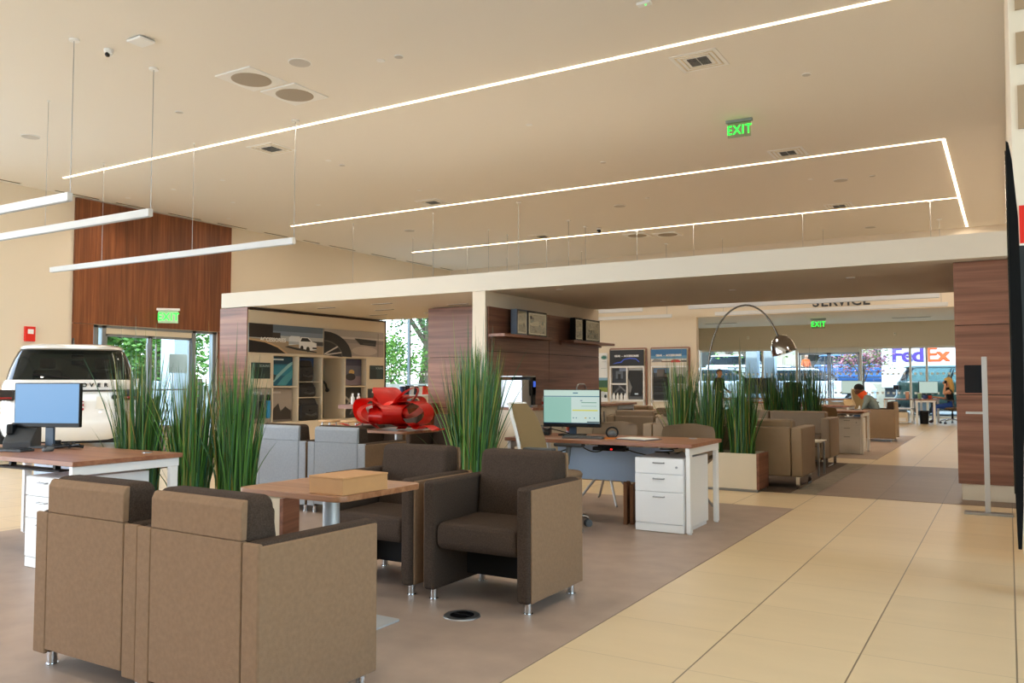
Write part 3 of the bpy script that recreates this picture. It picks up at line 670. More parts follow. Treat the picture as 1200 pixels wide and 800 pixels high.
MB().lathe([(.022, 0), (.024, .01), (.022, .08), (.014, .1), (.016, .13), (.012, .135)]).build('body', mat('pink tinted glass', '#8a4a5c', .15), t); MB().cyl((0, 0, .135), (0, 0, .15), .012).build('stopper', mat('pale pink stopper', '#d0a8b0', .4), t)
t = thing('cardboard_sleeve', 'folded brown cardboard standing on the floor beside the white drawer unit', 'cardboard', (-2.80, 6.62, 0), 8)
b = MB(); b.prism([(0, 0), (.16, 0), (.16, .33), (.11, .36), (.11, .33), (.06, .33), (.06, .36), (0, .36)], 'x', -.05, -.02); b.build('front_sheet', CARDD, t)
MB().box(.0, .03, .02, .3, 0, .34).build('rear_sheet', CARDD, t)
# floor outlet
t = thing('floor_outlet', 'round black floor outlet with a steel ring in the vinyl floor', 'floor outlet', (-2.47, 3.62, .003))
MB().lathe([(.098, 0), (.094, .006), (.072, .007)], 32).build('ring', STEEL, t); MB().lathe([(.072, .006), (.06, .0075), (.001, .0075)], 28).build('lid', BLACKG, t)
b = MB(); b.box(-.05, .05, -.003, .003, .007, .009); b.build('hinge', BLACK, t)
# things on the left desk
SCR_B = emit('plain blue screen glow', '#5f9fd8', .85, '#000000')
monitor('monitor with a plain blue screen on the left desk', (-6.26, 3.60, .72), 22, .55, .30, SCR_B, [], foot=None, lift=.155)
t = thing('monitor_stand', 'dark monitor stand foot among cables on the left desk', 'stand', (-6.26, 3.62, .72), 22)
MB().prism(rrect(-.13, .13, -.09, .09, .03), 'z', 0, .014, .003).build('plate', GREYD, t); MB().cyl((0, .08, .014), (0, .08, .05), .03).build('collar', BLACK, t)
t = thing('computer_mouse', 'grey wireless mouse on the left desk below the blue screen', 'mouse', (-5.93, 3.42, .72), 30)
MB().sph((0, 0, .012), .04, sc=(.8, 1.4, .6)).build('body', GREYP, t); MB().box(-.004, .004, -.05, -.02, .03, .036, .002).build('scroll_wheel', BLACK, t)
t = thing('keyboard', 'charcoal keyboard at the left edge of the photo on the left desk', 'keyboard', (-6.22, 3.28, .72), 14)
MB().box(-.2, .2, -.06, .06, 0, .016, .004).build('body', GREYD, t)
k = MB()
for r in range(4):
    for c in range(14): k.box(-.19+c*.0272, -.19+c*.0272+.022, -.052+r*.026, -.052+r*.026+.021, .016, .021)
k.build('keys', BLACK, t, wn=False)
t = thing('desk_phone', 'grey desk phone with display at the left edge on the left desk', 'telephone', (-6.45, 3.52, .72), 40)
MB().prism([(-.1, 0), (.1, 0), (.1, .17), (.06, .19), (-.1, .05)], 'x', -.1, .1, .008).build('body', GREYD, t); MB().box(-.095, -.045, -.06, .1, .1, .18, .012).build('handset', BLACK, t)
MB().prism([(.095, .165), (.105, .165), (.16, .3), (.15, .305)], 'x', -.08, .1, .004).build('display', mat('grey display glass', '#6d7472', .25), t)
for k in range(5):
    a = k*1.3
    cable('tangled black cable beside the screen stand on the left desk', [(-6.1+.09*math.cos(a+i*.55)+.01*i, 3.62+.05*math.sin(a*2+i*.6)+.01*k, .73+.004*k+.012*abs(math.sin(i*.5+k))) for i in range(14)], .006, grp='cables on the left desk')
t = thing('cable_tray', 'dark sagging cable tray under the left desk', 'cable tray', (-6.1, 3.42, .60))
MB().box(-.4, .4, -.05, .05, -.02, 0, .01).build('tray', GREYD, t); MB().box(-.3, -.27, -.02, .02, 0, .09).box(.27, .3, -.02, .02, 0, .09).build('bracket', BLACK, t)
# ------------------------------------------------------------------ task chair
TC = t = thing('task_chair', 'task chair with tan mesh back and white frame before the middle desk', 'office chair', (-3.28, 6.13, 0), 92)
MESHB = mat('tan chair mesh', '#b8a27a', .8, bump=.4, bscale=500)
def backpt(u, v, off=0):   # u across, v up
    z = .50+v*.53; w = (.235-.05*v*v)*(1-.25*max(0, v-.8)/.2)
    x = (u-.5)*2*w; y = .20+.16*v*v+.06*(1-abs(2*u-1)**2)-.05+off
    return Vector((x, y, z))
b = MB(); b.grid(lambda u, v: backpt(u, v), 12, 14, thick=.008); b.build('backrest_mesh', MESHB, t)
fr = [backpt(0, v/10, .02) for v in range(11)]+[backpt(u/6, 1, .02) for u in range(1, 6)]+[backpt(1, 1-v/10, .02) for v in range(11)]
m = MB(); m.tube(fr, .014, 8); m.build('back_frame', WHITE, t)
m = MB(); m.tube([(0, .17, .62), (0, .23, .5), (0, .16, .40), (0, .02, .39)], .03, 8); m.build('back_support', WHITE, t)
b = MB(); b.lathe([(.001, .40), (.2, .405), (.245, .43), (.25, .455), (.235, .475), (.15, .482), (.001, .48)], 28); o = b.build('seat', BROWN2, t); o.scale = (1., 1.02, 1)
for s in (-1, 1):
    m = MB(); m.tube([(s*.12, .06, .40), (s*.25, .05, .42), (s*.29, .0, .52), (s*.285, -.02, .66)], [.02, .024, .024, .022], 8); a = m.build('armrest', GREYP, t)
    MB().box(*sorted((s*.245, s*.325)), -.16, .11, .66, .69, .012, 3).build('arm_pad', GREYD, a)
MB().cyl((0, 0, .1), (0, 0, .3), .03).cyl((0, 0, .3), (0, 0, .41), .02).build('gas_column', BLACK, t)
MB().box(-.1, .1, -.1, .12, .37, .405, .01).build('mechanism', GREYD, t)
for k in range(5):
    a = R(90+72*k+12); c, s_ = math.cos(a), math.sin(a)
    m = MB(); m.tube([(0, 0, .13), (c*.12, s_*.12, .125), (c*.3, s_*.3, .09), (c*.325, s_*.325, .075)], [.026, .022, .015, .012], 8); l = m.build('base_arm', CHROME, t)
    q = MB(); px, py = -s_, c
    for sd in (-1, 1): q.cyl((c*.325+px*sd*.008, s_*.325+py*sd*.008, .03), (c*.325+px*sd*.026, s_*.325+py*sd*.026, .03), .03, n=18)
    q.cyl((c*.325, s_*.325, .03), (c*.325, s_*.325, .08), .008)
    q.build('caster', GREYP, l)
# ------------------------------------------------------------------ visitor shell chairs
def shell_chair(label, loc, rz):
    t = thing('shell_chair', label, 'chair', loc, rz, 'brown shell visitor chairs')
    def sh(u, v):
        a = (u-.5)*2
        if v < .45:
            q = v/.45; y = -.24+.44*q; z = .43+.10*abs(a)**2.2*(.3+q*.7)-.03*math.sin(PI*q); x = a*(.21+.05*q)
        else:
            q = (v-.45)/.55; ww = .26*(1-.55*q**5); x = a*ww; y = .20+.10*q-.10*abs(a)**2*(1-.25*q); z = .43+.04*(1-q)+.38*math.sin(q*PI/2)*(1-.06*a*a)+.06*abs(a)**2.2*(1-q)
        return Vector((x, y, z))
    b = MB(); b.grid(sh, 17, 25, thick=.018); b.build('shell', TAUPE, t)
    MB().box(-.19, .19, -.2, .17, .435, .475, .02, 3).build('seat_pad', BROWN2, t)
    MB().cyl((0, 0, .30), (0, 0, .41), .03).build('hub', STEEL, t)
    for k in range(4):
        a = R(45+90*k); c, s_ = math.cos(a), math.sin(a)
        m = MB(); m.tube([(c*.03, s_*.03, .36), (c*.3, s_*.3, .035), (c*.34, s_*.34, .012)], [.016, .012, .01], 8); m.build('leg', STEEL, t)
    return t
S0 = shell_chair('tan shell chair behind the right end of the middle desk', (-2.65, 7.62, 0), 8)
dup(S0, (-3.50, 7.72, 0), -5, 'tan shell chair behind the monitor of the middle desk')
dup(S0, (-6.75, 4.75, 0), 10, 'dark shell chair behind the left desk, beside the tall grass')
dup(S0, (-2.72, 14.55, 0), 195, 'tan shell chair with its rounded back before the far desk')
# ------------------------------------------------------------------ planters with grass
GR = [mat('grass blade dark green', '#2b5320', .5), mat('grass blade green', '#4c7d2e', .45), mat('grass blade olive', '#84893a', .55), mat('grass blade blue green', '#3a6b4d', .55), mat('grass blade straw', '#a0874a', .6)]
def grass_mesh(seed, n=330, h=1.12, spread=.17, r0=.14):
    rd = random.Random(seed); bm = bmesh.new()
    for i in range(n):
        a = rd.uniform(0, 2*PI); r = r0*math.sqrt(rd.random()); base = Vector((r*math.cos(a), r*math.sin(a), 0))
        L = h*rd.uniform(.45, 1.0)*(1.22 if rd.random() < .05 else 1); out = spread*rd.uniform(.05, 1.)*(r/r0*.8+.2)
        if rd.random() < .06: out *= 2.6
        b2 = a+rd.uniform(-.7, .7); d = Vector((math.cos(b2), math.sin(b2), 0)); w0 = rd.uniform(.0035, .0075); s = Vector((-d.y, d.x, 0)).lerp(d, rd.uniform(-.8, .8)).normalized()
        k = rd.choices(range(5), (6, 4.5, 1.3, 1.8, .6))[0]; prev = None; S = 6; lean = rd.uniform(-.04, .04)
        for j in range(S+1):
            q = j/S; p = base+d*(out*(q**1.7)+.0)+Vector((lean*q, -lean*q, L*q*(1-.06*q*out/.3))); w = w0*(1-q**2.2)+.0006
            A = bm.verts.new(p-s*w); B = bm.verts.new(p+s*w)
            if prev: f = bm.faces.new((prev[0], prev[1], B, A)); f.material_index = k; f.smooth = True
            prev = (A, B)
    me = bpy.data.meshes.new('tall_grass'); bm.to_mesh(me); bm.free()
    for m in GR: me.materials.append(m)
    return me
GM = [grass_mesh(s, h=hh) for s, hh in ((1, 1.2), (2, 1.1), (3, 1.16))]
def grass(loc, k, rz, label, sc=1., grp='tall ornamental grass clumps'):
    o = bpy.data.objects.new('ornamental_grass', GM[k % 3]); C.objects.link(o); o.location = loc; o.rotation_euler = (0, 0, R(rz)); o.scale = (sc, sc, sc)
    return tag(o, label, 'plant', grp)
def planter(label, loc, w, d, h, rz=0):
    t = thing('planter_box', label, 'planter', loc, rz, 'cream planters with walnut ends')  # origin near right corner
    b = MB(); b.box(-w+.03, -.03, 0, .02, .03, h).box(-w+.03, -.03, d-.02, d, .03, h).box(-w+.03, -.03, .02, d-.02, .03, .05); b.build('body', LACQ, t)
    for x in (-w, -.03): MB().box(x, x+.03, 0, d, .03, h+.004, .002, 1).build('end_panel', WALN_Y, t)
    MB().box(-w+.02, -.02, .015, d-.015, 0, .03).build('plinth', STEEL, t)
    MB().box(-w+.03, -.03, .02, d-.02, h-.1, h-.055).build('soil', SOIL, t)
    return t
planter('long cream planter box behind the near armchairs with three grass clumps', (-4.58, 4.39, 0), 1.65, .27, .36, 20)
for k, (x, y_, l) in enumerate(((-5.83, 4.08, 'left'), (-5.41, 4.23, 'middle'), (-5.06, 4.36, 'right'))):
    grass((x, y_, .30), k, 40*k, 'tall green grass clump behind the near armchairs, %s one of the row' % l)
planter('cream planter box hidden behind the brown armchairs with dense grass', (-3.38, 5.27, 0), .34, 1.8, .42, 31)
for k, (x, y, l) in enumerate(((-3.68, 5.52, 'nearest in its box behind the brown armchairs'), (-3.98, 6.04, 'middle one in its box left of the task chair'), (-4.32, 6.6, 'last in its box before the white column'))):
    grass((x, y, .36), k+1, 70*k+20, 'tall green grass clump, ' + l, 1.05)
planter('cream planter box with walnut end beside the middle desk holding three grass clumps', (-2.38, 9.27, 0), 1.35, .42, .42)
for k, (x, l) in enumerate(((-3.34, 'left one behind the desk'), (-2.99, 'middle one before the arc lamp'), (-2.62, 'bright right one at the walnut end'))):
    grass((x, 9.48, .36), k, 55*k+110, 'tall green grass clump in the planter beyond the middle desk, ' + l, .98)
planter('far cream planter box behind the lounge sofa', (-2.45, 13.3, 0), 1.2, .4, .55)
for k, (x, l) in enumerate(((-3.23, 'left'), (-2.95, 'middle'), (-2.64, 'right'))):
    grass((x, 13.5, .49), k+1, 95*k+10, 'tall green grass clump behind the far sofa, %s of the three' % l, .9)
# ------------------------------------------------------------------ sofas of the lounge
def sofa(label, loc, rz, w, d=.74, grp='taupe lounge sofas'):
    t = thing('lounge_sofa', label, 'sofa', loc, rz, grp)      # origin centre, front at -y
    hw = w/2
    MB().box(-hw+.13, hw-.13, d/2-.17, d/2, .14, .70, .02, 3).build('backrest', TAUPE, t)
    for s in (-1, 1):
        a0, a1 = sorted((s*(hw-.125), s*hw))
        MB().box(a0, a1, -d/2, d/2, .14, .70, .02, 3).build('armrest', TAUPE, t)
        m = MB(); x = s*(hw-.06)
        m.box(x-.02, x+.02, -d/2+.03, d/2-.03, 0, .014).box(x-.02, x+.02, -d/2+.03, d/2-.03, .126, .14)
        m.box(x-.02, x+.02, -d/2+.03, -d/2+.05, .014, .126).box(x-.02, x+.02, d/2-.05, d/2-.03, .014, .126); m.build('sled_leg', CHROME, t)
    MB().box(-hw+.12, hw-.12, -d/2+.02, d/2-.1, .14, .28, .01).build('base', TAUPE, t)
    n = max(1, round((w-.26)/.75)); cw = (w-.26)/n
    for k in range(n):
        x0 = -hw+.13+k*cw
        MB().box(x0+.003, x0+cw-.003, -d/2+.01, d/2-.18, .28, .45, .035, 3).build('seat_cushion', BROWN2, t)
        MB().box(x0+.003, x0+cw-.003, d/2-.30, d/2-.10, .44, .78, .03, 3).build('back_cushion', TAUPE, t)
    return t
sofa('taupe lounge sofa seen from behind next to the planter with the walnut end', (-2.98, 10.13, 0), 180, 1.92)
sofa('taupe lounge sofa facing forward in front of the far grass clumps', (-3.13, 12.75, 0), 0, 1.9)
sofa('taupe lounge armchair by the coffee counter end, nearer one', (-5.0, 12.1, 0), 200, .85, grp='taupe lounge chairs by the counter')
sofa('taupe lounge armchair behind the left grass of the desk planter', (-4.85, 13.6, 0), 180, .85, grp='taupe lounge chairs by the counter')
sofa('brown lounge armchair against the lounge, behind the other two by the counter', (-5.9, 14.6, 0), 170, .85, grp='taupe lounge chairs by the counter')
t = thing('side_table', 'small white side table with steel frame between the two lounge sofas', 'side table', (-2.35, 11.45, 0))
MB().box(-.25, .25, -.22, .22, .43, .45, .003).build('tabletop', LACQ, t)
for x in (-.22, .22):
    for y in (-.19, .19): MB().box(x-.012, x+.012, y-.012, y+.012, 0, .43).build('leg', STEEL, t)
# ------------------------------------------------------------------ arc lamp
t = thing('arc_floor_lamp', 'tall chrome arc floor lamp with dome shade over the lounge', 'floor lamp', (-3.66, 11.5, 0))
MB().prism(rrect(-.17, .17, -.12, .12, .02), 'z', 0, .1, .005).build('base', mat('white marble', '#d8d4cc', .3, var=.1, vscale=6), t)
pts = [(0, 0, .1), (0, 0, .6), (.01, 0, 1.2)]
for k in range(1, 25):
    a = PI*k/24*.80; pts.append((.55-.54*math.cos(a)*1.0, 0, 1.2+1.08*math.sin(a)**.85 if a < PI/2 else 1.2+1.08*math.sin(a)))
b = MB(); b.tube(pts, .012, 8); b.build('arc_arm', mat('dark chrome', '#6a645c', .25, 1.), t)
end = Vector(pts[-1])
b = MB(); Mx = Matrix.Translation(end+Vector((.05, 0, -.12))) @ Matrix.Rotation(R(-18), 4, 'Y')
b.lathe([(.012, .15), (.03, .135), (.05, .13), (.11, .09), (.15, .02), (.165, -.06), (.168, -.11), (.162, -.11), (.145, .02), (.1, .08), (.04, .12)], 30, M=Mx); b.build('lamp_shade', CHROME, t)
b = MB(); b.sph((0, 0, 0), .05, M=Mx); b.build('bulb', mat('frosted bulb', '#efe8da', .4), t)
# ------------------------------------------------------------------ coffee counter on the walnut wall
t = thing('coffee_counter', 'walnut topped coffee counter with cream cabinets along the walnut wall', 'counter', (-6.13, 9.75, 0))
MB().box(0, .62, 0, 3.65, .83, .865, .002, 1).build('countertop', TOPW, t)
MB().box(.01, .56, .03, 3.62, .08, .83).build('carcass', LACQ, t, wn=False)
MB().box(.02, .5, .06, 3.6, 0, .08).build('plinth', GREYD, t)
for k in range(6):
    y0 = .04+k*.48
    d = MB().box(.56, .58, y0, y0+.47, .1, .82, .002, 1).build('cabinet_door', LACQ, t)
    MB().box(.58, .595, y0+.40, y0+.415, .55, .75).build('door_handle', STEEL, d)
MB().box(.56, .585, 2.93, 3.6, .1, .82, .003).build('fridge_frame', STEEL, t); MB().box(.585, .59, 2.98, 3.54, .16, .76).build('fridge_glass', BLACKG, t)
MB().cyl((.605, 3.5, .3), (.605, 3.5, .7), .01).build('fridge_handle', STEEL, t)
t = thing('coffee_machine', 'chrome and black coffee machine on the counter behind the grass', 'coffee machine', (-5.85, 9.99, .865)); t.scale = (.85, .8, 1)
MB().box(-.22, .18, -.26, .06, 0, .38, .008).build('body', STEEL, t); MB().box(-.2, .2, .06, .18, 0, .42, .008).build('front', BLACK, t)
MB().box(.02, .2, .0, .2, .16, .42, .01).build('brew_head', BLACK, t); MB().box(.2, .206, .09, .17, .28, .36).build('display', emit('blue display', '#2a58c8', .8), t)
MB().box(-.23, .19, -.27, .19, .42, .435, .003).build('top_tray', STEEL, t); MB().box(.0, .22, .04, .2, 0, .03, .004).build('drip_tray', STEEL, t)
MB().cyl((.12, .1, .1), (.12, .1, .16), .012).cyl((.12, .14, .1), (.12, .14, .16), .012).build('spout', CHROME, t)
t = thing('soap_dispenser', 'pump bottle with red label beside the coffee machine', 'bottle', (-5.72, 10.45, .865))
MB().lathe([(.033, 0), (.035, .01), (.035, .12), (.018, .145), (.014, .15)]).build('body', mat('clear pinkish gel', '#d9c4bc', .2), t); MB().lathe([(.0355, .03), (.0355, .07)]).build('bottle_label', mat('red label', '#c0402f', .5), t)
m = MB(); m.cyl((0, 0, .15), (0, 0, .19), .009); m.tube([(0, 0, .19), (.02, .0, .195), (.045, 0, .185)], .007); m.build('pump', BLACK, t)
t = thing('coffee_tap', 'bent brushed metal tap on the counter above the monitor', 'tap', (-5.83, 11.72, .865))
m = MB(); m.tube([(0, 0, 0), (0, 0, .26), (.0, .03, .30), (0, .07, .315), (0, .25, .315), (0, .29, .30), (0, .32, .26), (0, .32, .18)], .014); m.build('spout', STEEL, t); MB().cyl((0, 0, 0), (0, 0, .03), .03).build('base', STEEL, t)
# floating shelves with framed pictures
for y0, y1, l in ((9.62, 11.0, 'left'), (11.72, 12.95 if False else 13.3, 'right')):
    t = thing('wall_shelf', 'floating walnut shelf carrying frames high on the walnut wall, %s one' % l, 'shelf', (-6.135, y0, 1.84), 0, 'floating walnut shelves')
    MB().box(0, .26, 0, y1-y0, 0, .04, .003).build('board', WALN_Y, t); MB().box(0, .02, .03, y1-y0-.03, -.03, 0).build('bracket', WALN_Y, t)
SEP = ('#c9b292', '#8d8171', '#5c5448', '#3a352f', '#a8977c', '#6f7a70')
def frame_pic(y, w, h, rz, label, seed, d=.09, edge=BLACK):
    t = thing('picture_frame', label, 'picture frame', (-6.0, y, 1.88), rz, 'black framed photographs on the wall shelves')
    MB().box(-d/2, d/2, -w/2, w/2, 0, h, .004).build('frame', edge, t)
    rd = random.Random(seed); b = MB(); mats = [flat('#e0d2bb')]+[flat(c) for c in SEP]; x = d/2+.001
    b.poly([(x, -w/2+.03, .03), (x, w/2-.03, .03), (x, w/2-.03, h-.03), (x, -w/2+.03, h-.03)], 0)
    def q(a0, a1, b0, b1, mi, k): b.poly([(x+.0006*k, -w/2+.03+a*(w-.06), .03+c*(h-.06)) for a, c in rect(a0, a1, b0, b1)], mi)
    q(.06, .94, .06, .94, 1, 1); q(.06, .94, .06, .4, 2, 2); q(.06, .94, .62, .94, 5, 2)
    for k in range(26):
        a = rd.uniform(.07, .82); c = rd.uniform(.08, .75); q(a, a+rd.uniform(.03, .12), c, c+rd.uniform(.04, .17), rd.randrange(2, 7), 3+k*.1)
    b.build('photo', mats, t, wn=False, fixn=False)
    MB().box(d/2+.004, d/2+.006, -w/2+.02, w/2-.02, .02, h-.02).build('glass_pane', GLASSC, t, wn=False)
    return t
frame_pic(10.22, .30, .37, 0, 'framed photograph turned sideways with blue grey edge on the left shelf', 1, .1, mat('blue grey frame', '#4d5a6c', .4))
frame_pic(10.68, .58, .37, 0, 'black framed photograph facing out on the left shelf', 2)
frame_pic(12.06, .28, .37, 0, 'narrow black framed photograph turned sideways on the right shelf', 3)
frame_pic(12.58, .56, .37, 0, 'black framed sepia photograph at the end of the right shelf', 4)
# ------------------------------------------------------------------ accessory display wall (left bay)
AX = -10.83
DW = t = thing('display_wall', 'cream accessory display wall with niches and walnut end panel under the beam', 'display shelving', (AX, 9.52, 0))
DISPC = mat('cream display laminate', '#dccfb8', .5)
L_ = 3.55
MB().box(-.66, .0, -.0, .02, 0, 2.455).build('end_panel', WALN_X, t, wn=False)
MB().box(-.62, -.60, .02, L_, .0, 2.45).build('back_panel', DISPC, t, wn=False)
b = MB(); b.box(-.6, 0, .02, L_, 1.665, 2.42); b.build('header', DISPC, t, wn=False)
MB().box(-.62, .01, .02, L_, 2.42, 2.45).build('top_trim', mat('dark bronze trim', '#3a2518', .5), t, wn=False)
MB().box(-.62, .01, L_, L_+.03, 0, 2.45).build('far_end_trim', mat('dark bronze trim', '#3a2518', .5), t, wn=False)
cols = [.02, .58, 1.18, 1.78, 2.39, 3.01, L_]
for k, y in enumerate(cols): MB().box(-.6, 0, y-(.012 if k else 0), y+.012, .5, 1.665).build('divider', DISPC, t, wn=False)
for a, c in ((0, 2), (4, 6)): MB().box(-.6, 0, cols[a]+.012, cols[c]-.012, 1.115, 1.14).build('shelf', DISPC, t, wn=False)
MB().box(-.6, .0, .02, L_, 0, .52).build('base_cabinet', DISPC, t, wn=False)
for k in range(3): 
    y = .03+k*1.175; MB().box(0, .012, y, y+1.165, .06, .5, .002, 1).build('cabinet_door', DISPC, t)
for c0, z0 in ((0, 1.14), (5, 1.14), (5, .52)): MB().box(-.02, 0, cols[c0]+.012, cols[c0+1]-.012, z0, 1.665 if z0 > 1 else 1.115).build('front_panel', DISPC, t, wn=False)
U = (0, 1, 0); X0 = AX+.008
def Y(c): return 9.52+c
pic1 = picture('wall_print', 'wide print of a white car on a road lettered ACCESSORIES', 'picture', (X0+.006, 9.55, 1.71), U, 1.74, .49,
    [('#8d99a3',), ('#b7bcbd', rect(0, 1, .42, .62)), ('#5d6d7c', rect(0, 1, .78, 1)), ('#77879a', rect(0, 1, .62, .78)), ('#a8957c', [(0, 0), (1, 0), (1, .3), (.45, .45), (0, .5)]), ('#2b2522', rect(0, .30, .52, 1)), ('#3a332f', rect(.30, .40, .52, .72)), ('#4a4a4c', rect(.78, 1, .33, .48)),
     ('#1d1a19', [(0, 0), (.47, 0), (.36, .2), (.2, .36), (0, .42)]), ('#c9a982', [(0, .42), (.2, .36), (.36, .2), (.47, 0), (.50, 0), (.38, .24), (.2, .42), (0, .47)]),
     ('#dfe3e6', [(.51, .30), (.51, .58), (.54, .64), (.66, .64), (.68, .36)]), ('#b4bcc2', rect(.51, .67, .34, .44)), ('#e8eaeb', [(.65, .22), (.65, .46), (.68, .62), (.78, .62), (.84, .46), (.9, .42), (.9, .18), (.82, .14)]), ('#1c2024', [(.67, .46), (.69, .59), (.77, .59), (.82, .47)]), ('#16181a', ell(.69, .22, .022, .09)), ('#16181a', ell(.775, .18, .025, .1)), ('#101214', rect(.84, .9, .2, .26)), ('#2b2b2b', [(.5, .27), (.66, .2), (.9, .1), (.9, .06), (.62, .14), (.45, .24)])], 'prints of the accessory display wall')
text('ACCESSORIES', .095, mat('white print lettering', '#f2f2f0', .6), (.005, -.34, .225), FACE_E, pic1, ext=.0005, bold=.002)
picture('wall_print', 'wide print of a silver car flank with wheel arch and side vent', 'picture', (X0+.006, 11.32, 1.71), U, 1.70, .49,
    [('#8b8580',), ('#a59f99', rect(0, 1, .72, 1)), ('#c4beb8', rect(0, 1, .66, .74)), ('#9d938c', rect(.2, 1, .0, .5)), ('#b6aaa1', ell(.66, .22, .22, .18)), ('#0f0f10', ell(0, -.05, .44, .95, 24, 0, 90)+[(0, 0)]), ('#4b4743', ell(0, -.05, .29, .62, 24, 0, 90)+[(0, 0)]), ('#151516', ell(0, -.05, .27, .57, 24, 0, 90)+[(0, 0)]), ('#c9c2ba', [(0, .0), (.22, .33), (.2, .36), (0, .06)]), ('#c9c2ba', [(.05, 0), (.27, .1), (.27, .14), (0, .03)]), ('#161616', [(.48, .70), (.86, .66), (.85, .42), (.58, .46)]), ('#3b3835', rect(.62, .83, .48, .54)), ('#6f6964', rect(.885, .895, 0, .95))], 'prints of the accessory display wall')
def niche_pic(c, z0, z1, back, label, layers, dx=0., w=None):
    y0 = cols[c]+.03; w = w or cols[c+1]-cols[c]-.06
    return picture('niche_print', label, 'picture', (AX-back, Y(y0)+dx, z0), U, w, z1-z0, layers, 'prints in the display niches')
for c, z0, l in ((0, 1.27, 'left'), (5, 1.27, 'right')):
    p = niche_pic(c, z0, z0+.27, -.004, 'small dark screen framed in the cream %s end of the display wall' % l, [('#1a2a2c',), ('#24393a', rect(.02, .98, .02, .98)), ('#0f1c1e', rect(0, .5, 0, .7))], .05, .42)
    text('SCALING', .055, mat('pale screen lettering', '#a8bcbc', .6), (.004, .08, .215), FACE_E, p, ext=.0004)
sea = [('#1d6b86',), ('#2f8aa5', rect(0, 1, .35, .7)), ('#0f4057', rect(0, 1, .75, 1)), ('#8cc3c9', [(0, .2), (.3, .35), (.8, .75), (1, .85), (1, .75), (.6, .45), (.2, .12)]), ('#4fa2b1', [(.3, 0), (.6, .3), (1, .55), (1, .3), (.7, 0)]), ('#1a3b40', [(.05, .2), (.15, .4), (.3, .36), (.2, .18)]), ('#e3eef0', rect(.08, .6, .88, .93))]
niche_pic(1, 1.15, 1.655, .12, 'blue print of a sea seen from above in the second niche', sea)
grey = lambda s: [('#a3998f',), ('#857b72', rect(0, 1, 0, .35)), ('#3a342f', [(.05, .05), (.2, .4), (.4, .55), (.5, .3), (.7, .45), (.95, .3), (.95, .05)] if s else [(.1, .1), (.3, .7), (.5, .2)]), ('#c8c0b6', rect(.1, .5, .85, .91))]
niche_pic(0, .53, 1.1, .02, 'grey print with black sticks in the lower left niche', [('#a89e94',), ('#d9d2c8', rect(.1, .5, .86, .92))])
niche_pic(1, .53, 1.1, .12, 'grey print of a dark rocky shape in the second lower niche', grey(1))
niche_pic(2, .53, 1.65, .20, 'dark tall print with blue top behind the bags', [('#262a33',), ('#35507a', rect(0, 1, .85, 1)), ('#c8c8d0', rect(.1, .7, .92, .95)), ('#8a93a3', [(.6, .5), (1, .55), (1, .75), (.7, .75)])])
niche_pic(3, .53, 1.65, .38, 'dark brown tall print in the narrow visible niche', [('#2f2722',), ('#3b4b70', [(0, .85), (.6, 1), (0, 1)]), ('#1d1815', rect(.1, .5, .2, .6))], 0, .4)
niche_pic(4, 1.15, 1.655, .12, 'print of a golden badge in the fifth niche', [('#5d5f72',), ('#8a7a84', rect(0, 1, 0, .35)), ('#3b3c55', rect(0, 1, .75, 1)), ('#c9a96a', ell(.5, .5, .14, .1)), ('#2d2a2e', ell(.45, .32, .25, .14))])
niche_pic(4, .53, 1.1, .12, 'dark print of metal tubes in the fifth lower niche', [('#23221f',), ('#8b8880', [(.1, .2), (.5, .8), (.6, .8), (.2, .2)]), ('#6d6a64', [(.4, .1), (.8, .7), (.9, .7), (.5, .1)]), ('#9b968c', [(.1, .8), (.9, .3), (.9, .22), (.1, .7)])])
p = niche_pic(5, .56, 1.08, -.004, 'dark print with pale heading in the last lower niche', [('#35322f',), ('#d8d3c8', rect(.25, .85, .84, .9)), ('#221f1d', rect(.1, .9, .1, .7))])
SEATB = mat('black nylon', '#1c1c1e', .55)
def bag(loc, w, h, d, label):
    t = thing('storage_bag', label, 'bag', loc, 0, 'black bags in the tall niche')
    MB().box(0, d, -w/2, w/2, 0, h*.75, .05, 3).build('body', SEATB, t); MB().prism([(0, h*.7), (d*.9, h*.7), (d*.6, h), (0, h)], 'y', -w*.46, w*.46, .03, 3).build('flap', SEATB, t)
    m = MB(); m.tube([(d+.01, -w*.3, h*.3), (d+.035, 0, h*.22), (d+.01, w*.3, h*.3)], .018, 6); m.build('strap', GREYD, t); MB().box(d-.01, d+.015, -.03, .03, h*.42, h*.5, .004).build('buckle', BLACK, t)
bag((AX-.18, Y(1.46), .522), .46, .40, .2, 'wide black bag lowest in the tall niche of the display wall')
bag((AX-.18, Y(1.44), .942), .42, .26, .17, 'black bag stacked above the lowest in the tall niche')
bag((AX-.18, Y(1.42), 1.222), .36, .38, .15, 'upright black bag at the top of the tall niche')
MB().box(AX-.5, AX-.02, Y(1.2), Y(1.76), .925, .94).build('niche_shelf', DISPC, DW, (-AX, -9.52, 0), wn=False)
MB().box(AX-.5, AX-.02, Y(1.2), Y(1.76), 1.21, 1.22).build('niche_shelf', DISPC, DW, (-AX, -9.52, 0), wn=False)
def stick(y, m1, m2, label):
    t = thing('bottle_pouch', label, 'pouch', (AX+.025, y, .60), 0, 'slim items hung in the lower left niche')
    MB().box(-.02, .03, -.035, .035, .0, .3, .015, 3).build('body', m1, t); MB().box(-.015, .035, -.03, .03, .3, .4, .012, 3).build('cap', m2, t); MB().cyl((0, 0, .4), (0, 0, .44), .01).build('hook', STEEL, t)
